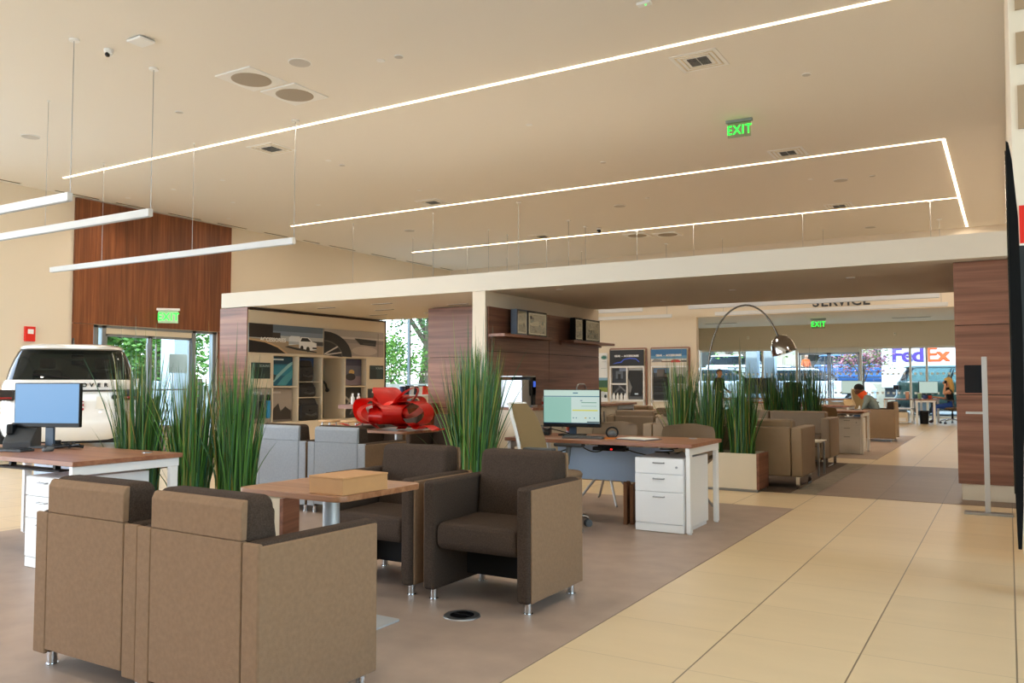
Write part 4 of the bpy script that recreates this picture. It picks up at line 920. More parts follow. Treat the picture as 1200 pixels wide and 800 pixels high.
stick(9.70, GREYD, BLACK, 'dark slim pouch hung leftmost in the lower left niche'); stick(9.83, BLACK, GREYD, 'black slim pouch hung in the middle of the lower left niche'); stick(9.98, mat('blue pouch', '#2b8cc0', .5), BLACK, 'bright blue slim pouch hung in the lower left niche')
t = thing('clamp_mount', 'black clamp hanging in the narrow tall niche', 'mount', (AX-.22, Y(1.98), 1.13))
m = MB(); m.tube([(0, -.1, .1), (0, .02, .12), (.02, .1, .04), (.0, .16, -.06)], .022, 8); m.build('arm', BLACK, t); MB().sph((0, .16, -.07), .04).build('ball_joint', BLACK, t); MB().box(-.05, .05, -.12, -.06, -.08, .16, .01).build('plate', GREYD, t)
MB().box(AX-.30, AX-.20, Y(1.8), Y(1.9), .52, 1.66).build('niche_post', DISPC, DW, (-AX, -9.52, 0), wn=False)
# bar height table in front of it
t = thing('bar_table', 'thick walnut counter table before the accessory display wall', 'table', (-9.07, 9.82, 0))
MB().box(0, .87, 0, 1.5, .795, .86, .002, 1).build('tabletop', WALN_X, t)
MB().box(.80, .87, .45, 1.5, 0, .795, .002, 1).build('end_panel', WALN_V, t); MB().box(.12, .8, .45, .5, .0, .795).build('front_panel', WALN_V, t); MB().box(.05, .1, .45, 1.45, 0, .795).build('rear_panel', WALN_Y, t)
t = thing('laptop', 'open laptop with a pale blue page on the walnut counter table', 'laptop', (-8.72, 10.55, .86), -25)
MB().box(-.16, .16, -.11, .11, 0, .015, .003).build('keyboard_base', GREYD, t)
ld = MB().box(-.16, .16, .11, .12, .01, .23, .003).build('lid', BLACK, t); MB().poly([(-.148, .109, .025), (.148, .109, .025), (.148, .109, .22), (-.148, .109, .22)]).build('screen', emit('pale blue page', '#7fbfd8', .6), ld, wn=False, fixn=False)
t = thing('folded_jacket', 'folded black jacket lying on the right end of the walnut counter table', 'clothing', (-8.36, 10.5, .86), 15)
MB().box(-.26, .26, -.16, .16, 0, .05, .022, 3).build('body', SEATB, t); MB().box(-.2, .24, -.1, .15, .045, .085, .03, 3).build('sleeve', GREYD, t)
for k, (x, y, c) in enumerate(((-8.93, 10.0, '#e9e6e2'), (-8.86, 10.06, '#e3cfc6'))):
    t = thing('spray_bottle', ('white' if k == 0 else 'pinkish') + ' small bottle on the walnut counter table before the display', 'bottle', (x, y, .86), 0, 'small bottles on the counter table')
    MB().lathe([(.028, 0), (.03, .01), (.03, .11), (.014, .13), (.012, .14)]).build('body', mat('bottle ' + c, c, .4), t); MB().cyl((0, 0, .14), (0, 0, .175), .014).build('cap', WHITE, t)
t = thing('stool', 'bar stool with pale round seat before the counter table, left one', 'stool', (-8.95, 9.5, 0), 0, 'pale wood stools')
MB().lathe([(.001, .60), (.15, .605), (.165, .62), (.16, .635), (.001, .63)], 26).build('seat', mat('pale birch', '#c9a67c', .5), t)
for k in range(4):
    a = R(45+90*k); c, s_ = math.cos(a), math.sin(a); MB().tube([(c*.1, s_*.1, .605), (c*.19, s_*.19, 0)], .012, 8).build('leg', STEEL, t)
m = MB(); m.tube([(.155*math.cos(2*PI*k/20), .155*math.sin(2*PI*k/20), .25) for k in range(20)], .007, closed=True); m.build('foot_ring', STEEL, t)
dup(t, (-8.55, 9.56, 0), 30, 'bar stool with pale round seat before the counter table, right one')
# merchandise counter below the left window
t = thing('display_counter', 'white merchandise counter under the window behind the walnut counter table', 'counter', (XL+.35, 20.6, 0))
MB().box(0, .6, 0, 4.7, .74, .78, .002, 1).build('countertop', WHITE, t); MB().box(.05, .55, .02, 4.68, .36, .72).build('cream_shelf', LACQ, t); MB().box(.05, .58, .02, 4.68, .12, .34).build('dark_band', GREYD, t); MB().box(.03, .6, .01, 4.69, 0, .12).build('plinth', WHITE, t)  # plain cream lacquer shelf above the dark band
rd = random.Random(3)
cups = [('#1b2a4a', 'navy'), ('#20242c', 'black'), ('#c9c9cb', 'silver'), ('#20242c', 'black'), ('#e6e4e0', 'white'), ('#d9301f', 'red'), ('#d9301f', 'red'), ('#c92a1c', 'dark red'), ('#4a3a36', 'brown'), ('#d8d6d4', 'pale grey'), ('#7a3a3a', 'maroon'), ('#1b2f66', 'royal blue'), ('#101c40', 'deep navy')]
ords = 'first second third fourth fifth sixth seventh eighth ninth tenth eleventh twelfth thirteenth'.split()
for k, (c, n) in enumerate(cups):
    t = thing('travel_mug', '%s tapered mug, %s in the row on the window counter' % (n, ords[k]), 'mug', (XL+.75, 21.75+k*.235, .78), 0, 'mugs on the window counter')
    MB().lathe([(.075, 0), (.08, .01), (.1, .27), (.095, .28)], 16).build('body', mat('mug ' + c, c, .3), t); MB().lathe([(.098, .28), (.1, .30), (.06, .315), (.001, .315)], 16).build('lid', BLACK if k % 3 else WHITE, t)
# ------------------------------------------------------------------ accessory displays on the far wall
def acc_unit(x, label, top, seed):
    t = thing('display_unit', label, 'display shelving', (x, YB-.001, .28), 0, 'accessory displays on the far wall'); W, H = 1.32, 2.05
    MB().prism(rrect(0, W, 0, H, .05), 'y', -.06, 0).build('frame', TOPW, t, wn=False)
    b = MB(); b.box(.05, W-.05, -.065, -.06, .05, H-.05); b.build('back_panel', LACQ, t, wn=False)
    b = MB(); b.box(.05, W-.05, -.16, -.06, 1.40, 1.45).box(.05, .09, -.16, -.06, .05, 1.4).box(W-.09, W-.05, -.16, -.06, .05, 1.4).box(.05, W-.05, -.16, -.06, .30, .34)
    xs = .66 if seed == 0 else .70
    b.box(xs-.02, xs+.02, -.16, -.06, .34, 1.4)
    if seed == 0: b.box(.09, xs, -.16, -.06, .84, .88)
    else: b.box(xs, W-.09, -.16, -.06, .84, .88)
    b.build('niche_shelves', WHITE, t, wn=False)
    o = picture('top_print', '', '', (.06, -.17, 1.46), (1, 0, 0), 1.2, .52, top, parent=t)
    return t
def subpic(t, x, z, w, h, layers): picture('niche_print', '', '', (x, -.075, z), (1, 0, 0), w, h, layers, parent=t)
u1 = acc_unit(-11.43, 'walnut framed accessory display with a blue car outline on black, left of the pair', [('#15171c',), ('#3f62e8', [(.08, .12), (.2, .22), (.33, .26), (.42, .44), (.6, .5), (.78, .46), (.88, .24), (.86, .22), (.77, .40), (.6, .44), (.43, .38), (.34, .2), (.2, .16)]), ], 0)
text('GEAR  -  ACCESSORIES', .085, WHITE, (.66, -.18, 1.46+.32), FACE_S, u1, ext=.001, bold=.004)
subpic(u1, .10, .89, .52, .5, [('#2c2e36',), ('#5d6570', rect(.25, .75, .3, .8)), ('#7d8aa5', rect(.5, 1, .8, 1)), ('#1a1b1e', rect(.4, .6, .2, .6))]); subpic(u1, .10, .36, .52, .47, [('#1d1d1f',), ('#55565a', [(.1, .5), (.5, .9), (.6, .8), (.2, .4)]), ('#707176', [(.4, .95), (.9, .5), (.95, .6), (.5, 1)])])
subpic(u1, .68, .36, .54, 1.02, [('#8b8a8a',), ('#c5c5c6', rect(0, 1, .85, 1)), ('#5e5e60', rect(0, 1, 0, .22))])
u2 = acc_unit(-9.98, 'walnut framed accessory display with a desert sky picture and red car, right of the pair', [('#c2cdd6',), ('#2f6fa8', rect(0, 1, .55, 1)), ('#5d97c4', rect(0, 1, .42, .6)), ('#e2ddd2', rect(0, 1, 0, .36)), ('#8e8f93', [(0, .2), (.1, .42), (.3, .36), (.34, .22)]), ('#7a5a4e', rect(.3, 1, .2, .27)), ('#c0392b', [(.56, .18), (.57, .3), (.64, .36), (.76, .35), (.82, .27), (.82, .18)]), ('#39424d', rect(.84, 1, .22, .3)), ('#e9e4da', rect(.2, .55, .06, .14))], 1)
text('GEAR  -  ACCESSORIES', .085, WHITE, (.66, -.18, 1.46+.32), FACE_S, u2, ext=.001, bold=.004)
subpic(u2, .10, .36, .57, 1.02, [('#3c4046',), ('#6f8bb0', rect(0, 1, .85, 1)), ('#b8a08c', rect(.0, .35, .45, .7)), ('#7d6a60', rect(.6, 1, .6, .8))]); subpic(u2, .74, .89, .5, .5, [('#b7b5b2',), ('#8e8d8b', rect(0, 1, 0, .35)), ('#4a4b4f', rect(.4, .7, .2, .5))]); subpic(u2, .74, .36, .5, .47, [('#c0bebb',), ('#97999c', rect(0, 1, 0, .4))])
t = thing('rubber_mat', 'black rubber floor mat shown upright in the left accessory display', 'mat', (-10.48, YB-.11, .74))
MB().prism([(-.2, 0), (.2, 0), (.23, .15), (.23, .85), (-.23, .85), (-.25, .6), (-.12, .3)], 'y', -.03, 0, .006).build('body', SEATB, t); MB().box(-.02, .1, -.035, -.03, .06, .1).build('badge', STEEL, t)
for k in range(4):
    t = thing('spray_bottle', 'white spray bottle in the left accessory display, %s from the left' % ords[k], 'bottle', (-11.25+.135*k, YB-.12, .62), 0, 'white bottles in the left display')
    MB().lathe([(.045, 0), (.05, .02), (.05, .13), (.02, .2), (.018, .22)], 14).build('body', WHITE, t); MB().box(-.015, .05, -.015, .015, .22, .25, .004).build('trigger', GREYP, t)
t = thing('seat_organizer', 'black strapped seat back organizer hung in the right accessory display', 'organizer', (-9.6, YB-.1, .62))
MB().box(-.24, .24, -.10, -.0, 0, .75, .03, 3).build('body', GREYD, t); MB().box(-.13, .13, -.08, 0, .74, 1.0, .04, 3).build('headrest', mat('mid grey fabric', '#6d6a6a', .8), t)
for z in (.05, .28, .46, .6): MB().box(-.22, .22, -.14, -.1, z, z+.13, .02, 2).build('pocket', SEATB, t)
t = thing('camera_bag', 'small black gear case in the right accessory display', 'bag', (-8.95, YB-.13, 1.16)); MB().box(-.14, .14, -.06, .06, 0, .22, .03, 3).build('body', GREYD, t); m = MB(); m.tube([(-.07, 0, .22), (-.05, 0, .28), (.05, 0, .28), (.07, 0, .22)], .012); m.build('handle', BLACK, t)
t = thing('gear_case', 'grey hard case on the floor side of the right accessory display', 'case', (-8.95, YB-.14, .62)); MB().box(-.18, .18, -.08, .06, 0, .3, .02, 2).build('body', GREYP, t); MB().box(-.08, .08, -.1, -.08, .2, .24, .006).build('handle', BLACK, t)
bn = picture('banner', 'tall white banner with a green oval logo left of the accessory displays', 'banner', (-12.3, YB-.03, 0), (1, 0, 0), .78, 2.18, [('#e9edf2',), ('#2f5a3a', rect(0, 1, .42, .62)), ('#8a9a3a', rect(0, 1, .40, .47)), ('#7aa7c8', rect(0, 1, .58, .62)), ('#3a7a78', ell(.84, .93, .14, .035)), ('#e8efe9', ell(.84, .93, .125, .029)), ('#2e6e62', ell(.84, .93, .115, .025)), ('#c9d2da', [(.55, .32), (.6, .4), (.8, .41), (.98, .37), (.98, .31)]), ('#22262a', ell(.9, .335, .06, .026)), ('#b9c4cc', rect(.75, .95, .86, .868)), ('#b9c4cc', rect(.7, .95, .76, .768))])
text('LAND', .035, WHITE, (.27, -.004, 2.065), FACE_S, bn, ext=.0006); text('ROVER', .035, WHITE, (.29, -.004, 2.03), FACE_S, bn, ext=.0006)
# ------------------------------------------------------------------ stand with tablet, and the tall screen at the right
t = thing('tablet_stand', 'slim aluminium stand with a black tablet before the walnut pillar', 'stand', (-.19, 8.82, 0))
MB().box(-.19, .20, -.06, .06, 0, .022, .002).build('base_plate', STEEL, t); MB().box(-.022, .022, -.022, .022, .022, 1.45, .003).build('post', SILVER, t)
MB().prism(rrect(-.165, -.01, 1.115, 1.375, .01), 'y', .022, .04, .002).build('tablet', mat('dark slate tablet', '#14161b', .6, spec=.2), t); MB().box(-.16, -.02, -.02, .06, .92, .94, .002).build('shelf_arm', SILVER, t)
t = thing('display_screen', 'tall black display screen seen edge on at the right border', 'screen', (0, 5.2, 0))
b = MB(); b.prism([(.022, .33), (.040, .33), (.052, .55), (.066, 1.0), (.072, 1.5), (.066, 2.1), (.045, 2.42), (.03, 2.52), (.018, 2.53), (.018, .6)], 'y', 0, .9, .003); b.build('housing', BLACKM, t)
MB().box(.012, .02, .02, .88, .62, 2.48).build('screen_glass', BLACKG, t, wn=False)
MB().box(.07, .12, .35, .55, 0, 2.0, .004).build('post', GREYD, t); MB().prism(rrect(.13, .65, .15, .75, .02), 'z', 0, .015).build('base_plate', GREYD, t)
t = thing('wall_poster', 'red and white poster strip on the wall behind the tall black screen', 'poster', (.2, 6.598, 2.0)); MB().box(-.11, .3, -.008, 0, .16, .42).build('red_band', RED, t, wn=False); MB().box(-.11, .3, -.008, 0, -.3, .16).build('white_field', PAPER, t, wn=False)
# ------------------------------------------------------------------ people
SKIN_L = mat('light skin', '#d2a083', .55); SKIN_D = mat('dark skin', '#5d3d2e', .5); SKIN_M = mat('tanned skin', '#b98465', .55)
def person(label, loc, rz, J, cloth, skin, hair, hs=1.):
    """J: joint -> position (local, facing -Y); one continuous skinned body, coloured by the nearest bone"""
    bones = []; rad = {}
    V = dict(J)
    def rr(n, r): rad[n] = r*hs
    for n, r in (('pelvis', .15), ('waist', .135), ('chest', .155), ('neck', .052), ('jaw', .066), ('head', .108), ('crown', .082)): rr(n, r)
    E = [('pelvis', 'waist', 'shirt'), ('waist', 'chest', 'shirt'), ('chest', 'neck', 'shirt'), ('neck', 'jaw', 'skin'), ('jaw', 'head', 'skin'), ('head', 'crown', 'skin')]
    hd = (Vector(V['crown'])-Vector(V['jaw'])).normalized(); fw = Vector(V['face']).normalized(); fw = (fw-hd*fw.dot(hd)).normalized(); sd = hd.cross(fw)
    h = Vector(V['head'])
    V['nose'] = h+fw*.118*hs-hd*.03; rr('nose', .014); E.append(('head', 'nose', 'skin'))
    for s, k in ((-1, 'L'), (1, 'R')):
        V['ear'+k] = h+sd*s*.092*hs-hd*.01; rr('ear'+k, .018); E.append(('head', 'ear'+k, 'skin'))
        for a, b_, r, p in (('chest', 'sh', .062, 'shirt'), ('sh', 'el', .043, 'sleeve'), ('el', 'wr', .028, 'fore'), ('pelvis', 'hip', .1, 'pants'), ('hip', 'kn', .06, 'pants'), ('kn', 'an', .042, 'pants'), ('an', 'toe', .034, 'shoe')):
            A = a if a in ('chest', 'pelvis') else a+k
            E.append((A, b_+k, p)); rr(b_+k, r)
        w = Vector(V['wr'+k]); d = (w-Vector(V['el'+k])).normalized(); pl = w+d*.05
        V['pm'+k] = pl; rr('pm'+k, .026); E.append(('wr'+k, 'pm'+k, 'skin'))
        q = Vector(V.get('pn'+k, (0, 0, -1))); q = (q-d*q.dot(d)).normalized(); ac = d.cross(q).normalized()
        for i in range(4):
            o = (i-1.5)*.02; L = (.062, .072, .068, .054)[i]
            V['f%d%s' % (i, k)] = pl+d*.042+ac*o; V['g%d%s' % (i, k)] = pl+d*(.042+L*.5)+ac*o*1.1+q*.012; V['t%d%s' % (i, k)] = pl+d*(.042+L*.85)+ac*o*1.1+q*.035
            for x, r in (('f', .01), ('g', .009), ('t', .008)): rr('%s%d%s' % (x, i, k), r)
            E += [('pm'+k, 'f%d%s' % (i, k), 'skin'), ('f%d%s' % (i, k), 'g%d%s' % (i, k), 'skin'), ('g%d%s' % (i, k), 't%d%s' % (i, k), 'skin')]
        V['u'+k] = w+d*.03-ac*.03*(1 if k == 'L' else 1)+q*.01; V['v'+k] = w+d*.075-ac*.045+q*.03; rr('u'+k, .012); rr('v'+k, .009)
        E += [('wr'+k, 'u'+k, 'skin'), ('u'+k, 'v'+k, 'skin')]
    names = list(V); names.remove('face'); names = [n for n in names if not n.startswith('pn')]
    ix = {n: i for i, n in enumerate(names)}
    me = bpy.data.meshes.new('tmp'); me.from_pydata([Vector(V[n]) for n in names], [(ix[a], ix[b_]) for a, b_, _ in E], [])
    o = bpy.data.objects.new('tmp', me); C.objects.link(o)
    o.modifiers.new('s', 'SKIN')
    for i, n in enumerate(names):
        sv = me.skin_vertices[0].data[i]; r = rad.get(n, .05)
        sv.radius = (r, r)
        if n in ('pelvis', 'waist', 'chest'): sv.radius = (r*1.0, r*.78)
        sv.use_root = (n == 'pelvis')
    m = o.modifiers.new('ss', 'SUBSURF'); m.levels = 2; m.render_levels = 2
    dg = bpy.context.evaluated_depsgraph_get(); nm = bpy.data.meshes.new_from_object(o.evaluated_get(dg)); bpy.data.objects.remove(o); nm.name = 'person'
    nm.materials.clear(); keys = ['skin', 'shirt', 'sleeve', 'fore', 'pants', 'shoe']
    for k in keys: nm.materials.append({'skin': skin}.get(k) or cloth[k])
    segs = [(Vector(V[a]), Vector(V[b_]), keys.index(p)) for a, b_, p in E]
    for p in nm.polygons:
        best = None
        for a, b_, k in segs:
            d = b_-a; tt = max(0, min(1, (p.center-a).dot(d)/max(1e-9, d.length_squared))); ds = (p.center-(a+d*tt)).length
            if best is None or ds < best[0]: best = (ds, k)
        p.material_index = best[1]; p.use_smooth = True
    body = bpy.data.objects.new('person', nm); C.objects.link(body); body.location = loc; body.rotation_euler = (0, 0, R(rz)); tag(body, label, 'person')
    M = Matrix((sd, -fw, hd)).transposed().to_4x4(); M.translation = h     # local head frame: x side, -y face, z up
    b = MB()
    for s in (-1, 1): b.sph((s*.035, -.088, .012), .011, 8, M=M)
    b.build('eyes', mat('dark eyes', '#17120f', .2), body)
    b = MB(); b.sph((0, -.09, -.062), .02, 8, sc=(1.1, .4, .3), M=M); b.build('mouth', mat('lips', '#9a5a50', .5), body)
    b = MB(); cap = []
    def hr(u, v):
        th = 2*PI*u; q = .5+.5*math.sin(th); ph = v*PI*(.33+.33*min(1, q*1.5)); rx, ry, rz_ = .094, .102, .108
        return M @ Vector((rx*math.sin(ph)*math.cos(th), .012+ry*math.sin(ph)*math.sin(th), .02+rz_*math.cos(ph)))
    b.grid(hr, 25, 9); hb = b.build('hair', hair, body, wn=False)
    return body, M
def sit(lean=0., hunch=0., hd_fwd=.0, arms=None, legs=.45):
    c = Vector((0, -lean, .86-hunch*.4)); nk = c+Vector((0, -lean*.35-hd_fwd*.3, .19-hunch*.3)); hdp = nk+Vector((0, -hd_fwd, .15-hd_fwd*.25))
    up = (hdp-nk).normalized()
    J = {'pelvis': (0, .04, .53), 'waist': (0, -lean*.3+.03, .68), 'chest': c, 'neck': nk, 'jaw': nk+up*.07+Vector((0, -.015, 0)), 'head': nk+up*.16, 'crown': nk+up*.22, 'face': (0, -1, -hd_fwd*2)}
    for s, k in ((-1, 'L'), (1, 'R')):
        J['sh'+k] = c+Vector((s*.17, 0, .09)); J['el'+k] = c+Vector((s*.23, -.10, -.20)); J['wr'+k] = c+Vector((s*.13, -.33, -.17)); J['pn'+k] = (0, 0, -1)
        J['hip'+k] = (s*.095, -.02, .51); J['kn'+k] = (s*.11, -.42, .50); J['an'+k] = (s*.11, -.44, .09); J['toe'+k] = (s*.12, -.57, .035)
    if arms: J.update(arms)
    return J
SHIRT = mat('grey green checked shirt', '#7f8f8d', .9, var=.15, vscale=60); JEANS = mat('blue denim', '#3f5878', .85); BLUEP = mat('bright blue trousers', '#1f4fae', .7)
AC = armchair('taupe club armchair far back with a man in it', (-2.30, 18.75, 0), -90, 'club armchairs far back', TAUPE, TAUPE)
man, M = person('man in grey green shirt with orange neck scarf bent over papers in the far armchair', (-2.36, 18.75, 0), -90,
    sit(.16, .18, .10), {'shirt': SHIRT, 'sleeve': SHIRT, 'fore': SHIRT, 'pants': JEANS, 'shoe': DARK}, SKIN_D, mat('black short hair', '#0f0d0c', .9))
b = MB(); b.lathe([(.075, -.20), (.085, -.15), (.09, -.10), (.088, -.07), (.08, -.08), (.07, -.19)], 20, (0, .0, 0), M=M); b.build('scarf', mat('orange scarf', '#e8541c', .8), man)
# table of the man, with the carton he holds
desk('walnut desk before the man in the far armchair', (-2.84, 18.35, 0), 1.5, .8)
t = thing('carton', 'cream paper carton standing on the far desk under the hands of the man', 'carton', (-2.97, 18.6, .72), -90)
MB().prism([(0, 0), (.2, 0), (.16, .11), (0, .12)], 'x', -.14, .14, .004).build('body', mat('cream carton', '#dfc79a', .8), t); MB().box(-.13, .13, .05, .14, .12, .125).build('flap', mat('cream carton', '#dfc79a', .8), t)
# woman at the far window desk
wd = desk('far desk under the service windows at which the blond woman sits', (-1.78, 27.9, 0), 1.5, .55, False); wd.rotation_euler = (0, 0, R(90))
wch = dup(TC, (-1.42, 27.2, 0), -80, 'pale task chair under the blond woman by the service windows')
arm = {'elR': (.26, -.20, .86), 'wrR': (.14, -.15, 1.10), 'pnR': (-1, 0, 0), 'elL': (-.25, -.1, .72), 'wrL': (-.2, -.34, .76)}
wm, M = person('blond woman in black top and blue trousers on the phone at the far desk', (-1.46, 27.2, 0), -80, sit(.04, .0, .02, arm),
    {'shirt': mat('black sleeveless top', '#131314', .85), 'sleeve': SKIN_L, 'fore': SKIN_L, 'pants': BLUEP, 'shoe': mat('dark brown sandals', '#3a221a', .6)}, SKIN_L, mat('blond hair', '#d8b068', .7))
b = MB()
for k in range(9):
    a = R(20+140*k/8); x0, y0 = math.cos(a)*.09, math.sin(a)*.1
    b.tube([M @ Vector(p) for p in ((x0*.4, .02+y0*.4, .13), (x0, .02+y0, .06), (x0*1.05, .03+y0*1.1, -.08), (x0*1.0, .04+y0*1.15, -.2), (x0*.8, .03+y0*1.1, -.34+.02*(k % 3)))], [.025, .034, .034, .03, .008], 7)
b.build('long_hair', mat('blond hair', '#d8b068', .7), wm)
b = MB(); b.box(-.008, .008, -.035, .035, -.07, .07, .004, M=M @ Matrix.Translation((.118, -.05, -.03))); b.build('phone', BLACKG, wm)
# standing person behind the grass
st = {'pelvis': (0, 0, .95), 'waist': (0, 0, 1.1), 'chest': (0, 0, 1.29), 'neck': (0, 0, 1.46), 'jaw': (0, -.02, 1.53), 'head': (0, -.02, 1.62), 'crown': (0, -.01, 1.68), 'face': (0, -1, -.1)}
for s, k in ((-1, 'L'), (1, 'R')):
    st.update({'sh'+k: (s*.17, 0, 1.38), 'el'+k: (s*.24, .02, 1.1), 'wr'+k: (s*.2, -.2, 1.0), 'pn'+k: (0, 0, -1), 'hip'+k: (s*.09, 0, .9), 'kn'+k: (s*.1, -.02, .5), 'an'+k: (s*.1, .02, .09), 'toe'+k: (s*.11, -.12, .035)})
BJ = mat('black jacket', '#17181b', .8)
person('person in a black jacket half hidden by the grass near the service windows', (-7.95, 26.2, 0), 60, {k: Vector(v)*.93 for k, v in st.items()},
    {'shirt': BJ, 'sleeve': BJ, 'fore': BJ, 'pants': mat('dark trousers', '#22262e', .8), 'shoe': DARK}, SKIN_M, mat('grey brown hair', '#544b45', .9), .93)
OR = mat('orange work vest', '#e8672a', .8)
person('pedestrian in an orange top outside beyond the service doors', (-8.75, 43.5, .9), 40, st, {'shirt': OR, 'sleeve': OR, 'fore': SKIN_L, 'pants': JEANS, 'shoe': DARK}, SKIN_L, mat('brown hair', '#4a3424', .9))
# far desks and things on them
desk('far desk under the service windows beside a white framed cart', (-3.35, 25.8, 0), 1.5, .8, pm=LACQ)
monitor('pale screen computer monitor on the far desk left of the man', (-3.95, 26.05, .72), 5, .58, .36, emit('pale green grey screen', '#c3d9ce', .9, '#000000'), [])
monitor('pale screen computer monitor in front of the blond woman', (-2.05, 27.45, .72), 35, .58, .34, emit('pale green grey screen', '#c3d9ce', .9, '#000000'), [])
monitor('dark monitor turned away behind the far grass clumps', (-4.55, 21.0, .72), 160, .5, .33, emit('grey screen', '#9fb0b4', .2), [])
desk('far desk behind the far sofa grass clumps', (-4.0, 20.6, 0), 1.6, .8, pm=LACQ)
monitor('wide dark monitor behind the bright grass near the service windows', (-6.6, 25.6, .72), 175, .9, .45, emit('grey screen', '#9fb0b4', .2), [])
desk('far desk behind the bright grass near the service windows', (-5.9, 25.3, 0), 1.7, .8, pm=LACQ)
t = thing('office_cart', 'white framed open cart holding a printer under the service windows', 'cart', (-2.78, 26.8, 0))
for z in (.02, .42, .69): MB().box(-.38, .38, -.28, .28, z, z+.03, .003).build('shelf', TOPW if z > .6 else WHITE, t)
for x in (-.36, .36):
    for y in (-.26, .26): MB().box(x-.02, x+.02, y-.02, y+.02, 0, .69, .003).build('post', WHITE, t)
t = thing('printer', 'cream office printer on the lower shelf of the white framed cart', 'printer', (-2.78, 26.78, .05))
MB().box(-.25, .25, -.22, .22, 0, .28, .02, 3).build('body', LACQ, t); MB().box(-.2, .2, -.2, .15, .28, .33, .02).build('scanner_lid', GREYP, t); MB().box(-.2, .2, -.225, -.21, .02, .12, .004).build('paper_drawer', WHITE, t)
t = thing('waste_bin', 'black waste bin on the floor under the far desk of the woman', 'bin', (-2.12, 26.75, 0)); MB().lathe([(.11, 0), (.13, .36), (.14, .37), (.125, .37), (.105, .02)], 20).build('bucket', BLACK, t); MB().lathe([(.132, .35), (.145, .36), (.145, .38), (.132, .38)], 20).build('rim', GREYD, t)
for x, c, l, h in ((-2.54, '#d9a58c', 'pink tall tumbler on the far cart', .2), (-2.22, '#9cc9a0', 'pale green tumbler on the far desk corner', .16), (-2.08, '#4a5a9a', 'blue pen cup on the far desk', .11), (-1.95, '#c0402f', 'small red cup on the far desk beside the screen', .1)):
    t = thing('tumbler', l, 'cup', (x, 26.65, .72)); MB().lathe([(.045, 0), (.055, h), (.05, h)], 14).build('body', mat('tumbler ' + c, c, .4), t); MB().lathe([(.056, h), (.05, h+.02), (.001, h+.022)], 14).build('lid', WHITE if h > .12 else BLACK, t)
t = thing('spray_bottle', 'white bottle with orange label on the far desk left of the man', 'bottle', (-3.75, 25.9, .72)); MB().lathe([(.04, 0), (.045, .02), (.045, .13), (.02, .18), (.018, .2)], 14).build('body', WHITE, t); MB().lathe([(.046, .03), (.046, .1)], 14).build('bottle_label', mat('orange label', '#d96a3a', .5), t)
dup(TC, (-3.3, 23.8, 0), 150, 'dark backed task chair behind the man at the far desk')
t = thing('letter_tray', 'black letter tray on the far desk behind the man', 'tray', (-3.62, 25.97, .72))
for z in (0, .07, .14): MB().box(-.16, .16, -.12, .12, z, z+.015, .002).build('tier', BLACK, t)
for x in (-.15, .15): MB().box(x-.008, x+.008, .08, .11, 0, .155).build('upright', BLACK, t)

# ------------------------------------------------------------------ cars
CARW = mat('white car paint', '#eceeef', .18, coat=1.); CARG = glassmat('dark car glass', '#5e7a66', 1., .55); TYRE = mat('tyre rubber', '#141414', .8)
def outline(xr, xf, w, n=28, p=5., z=0):
    cx, hx = (xr+xf)/2, (xf-xr)/2; out = []
    for k in range(n*2):
        a = 2*PI*k/(2*n); c, s = math.cos(a), math.sin(a); q = (abs(c)**p+abs(s)**p)**(-1/p)
        out.append((cx+hx*c*q, w*s*q, z))
    return out
def loftz(levels, m, name, parent, p=5., cap=True, n=28):
    bm = bmesh.new(); rings = [[bm.verts.new(v) for v in outline(xr, xf, w, n, p, z)] for z, xr, xf, w in levels]
    for a, b_ in zip(rings, rings[1:]):
        N = len(a)
        for k in range(N): bm.faces.new((a[k], a[(k+1) % N], b_[(k+1) % N], b_[k])).smooth = True
    if cap: bm.faces.new(rings[-1]); bm.faces.new(list(reversed(rings[0])))
    bmesh.ops.recalc_face_normals(bm, faces=bm.faces[:])
    me = bpy.data.meshes.new(name); bm.to_mesh(me); bm.free(); me.materials.append(m); me.set_sharp_from_angle(angle=R(38))
    o = bpy.data.objects.new(name, me); C.objects.link(o); o.parent = parent; return o
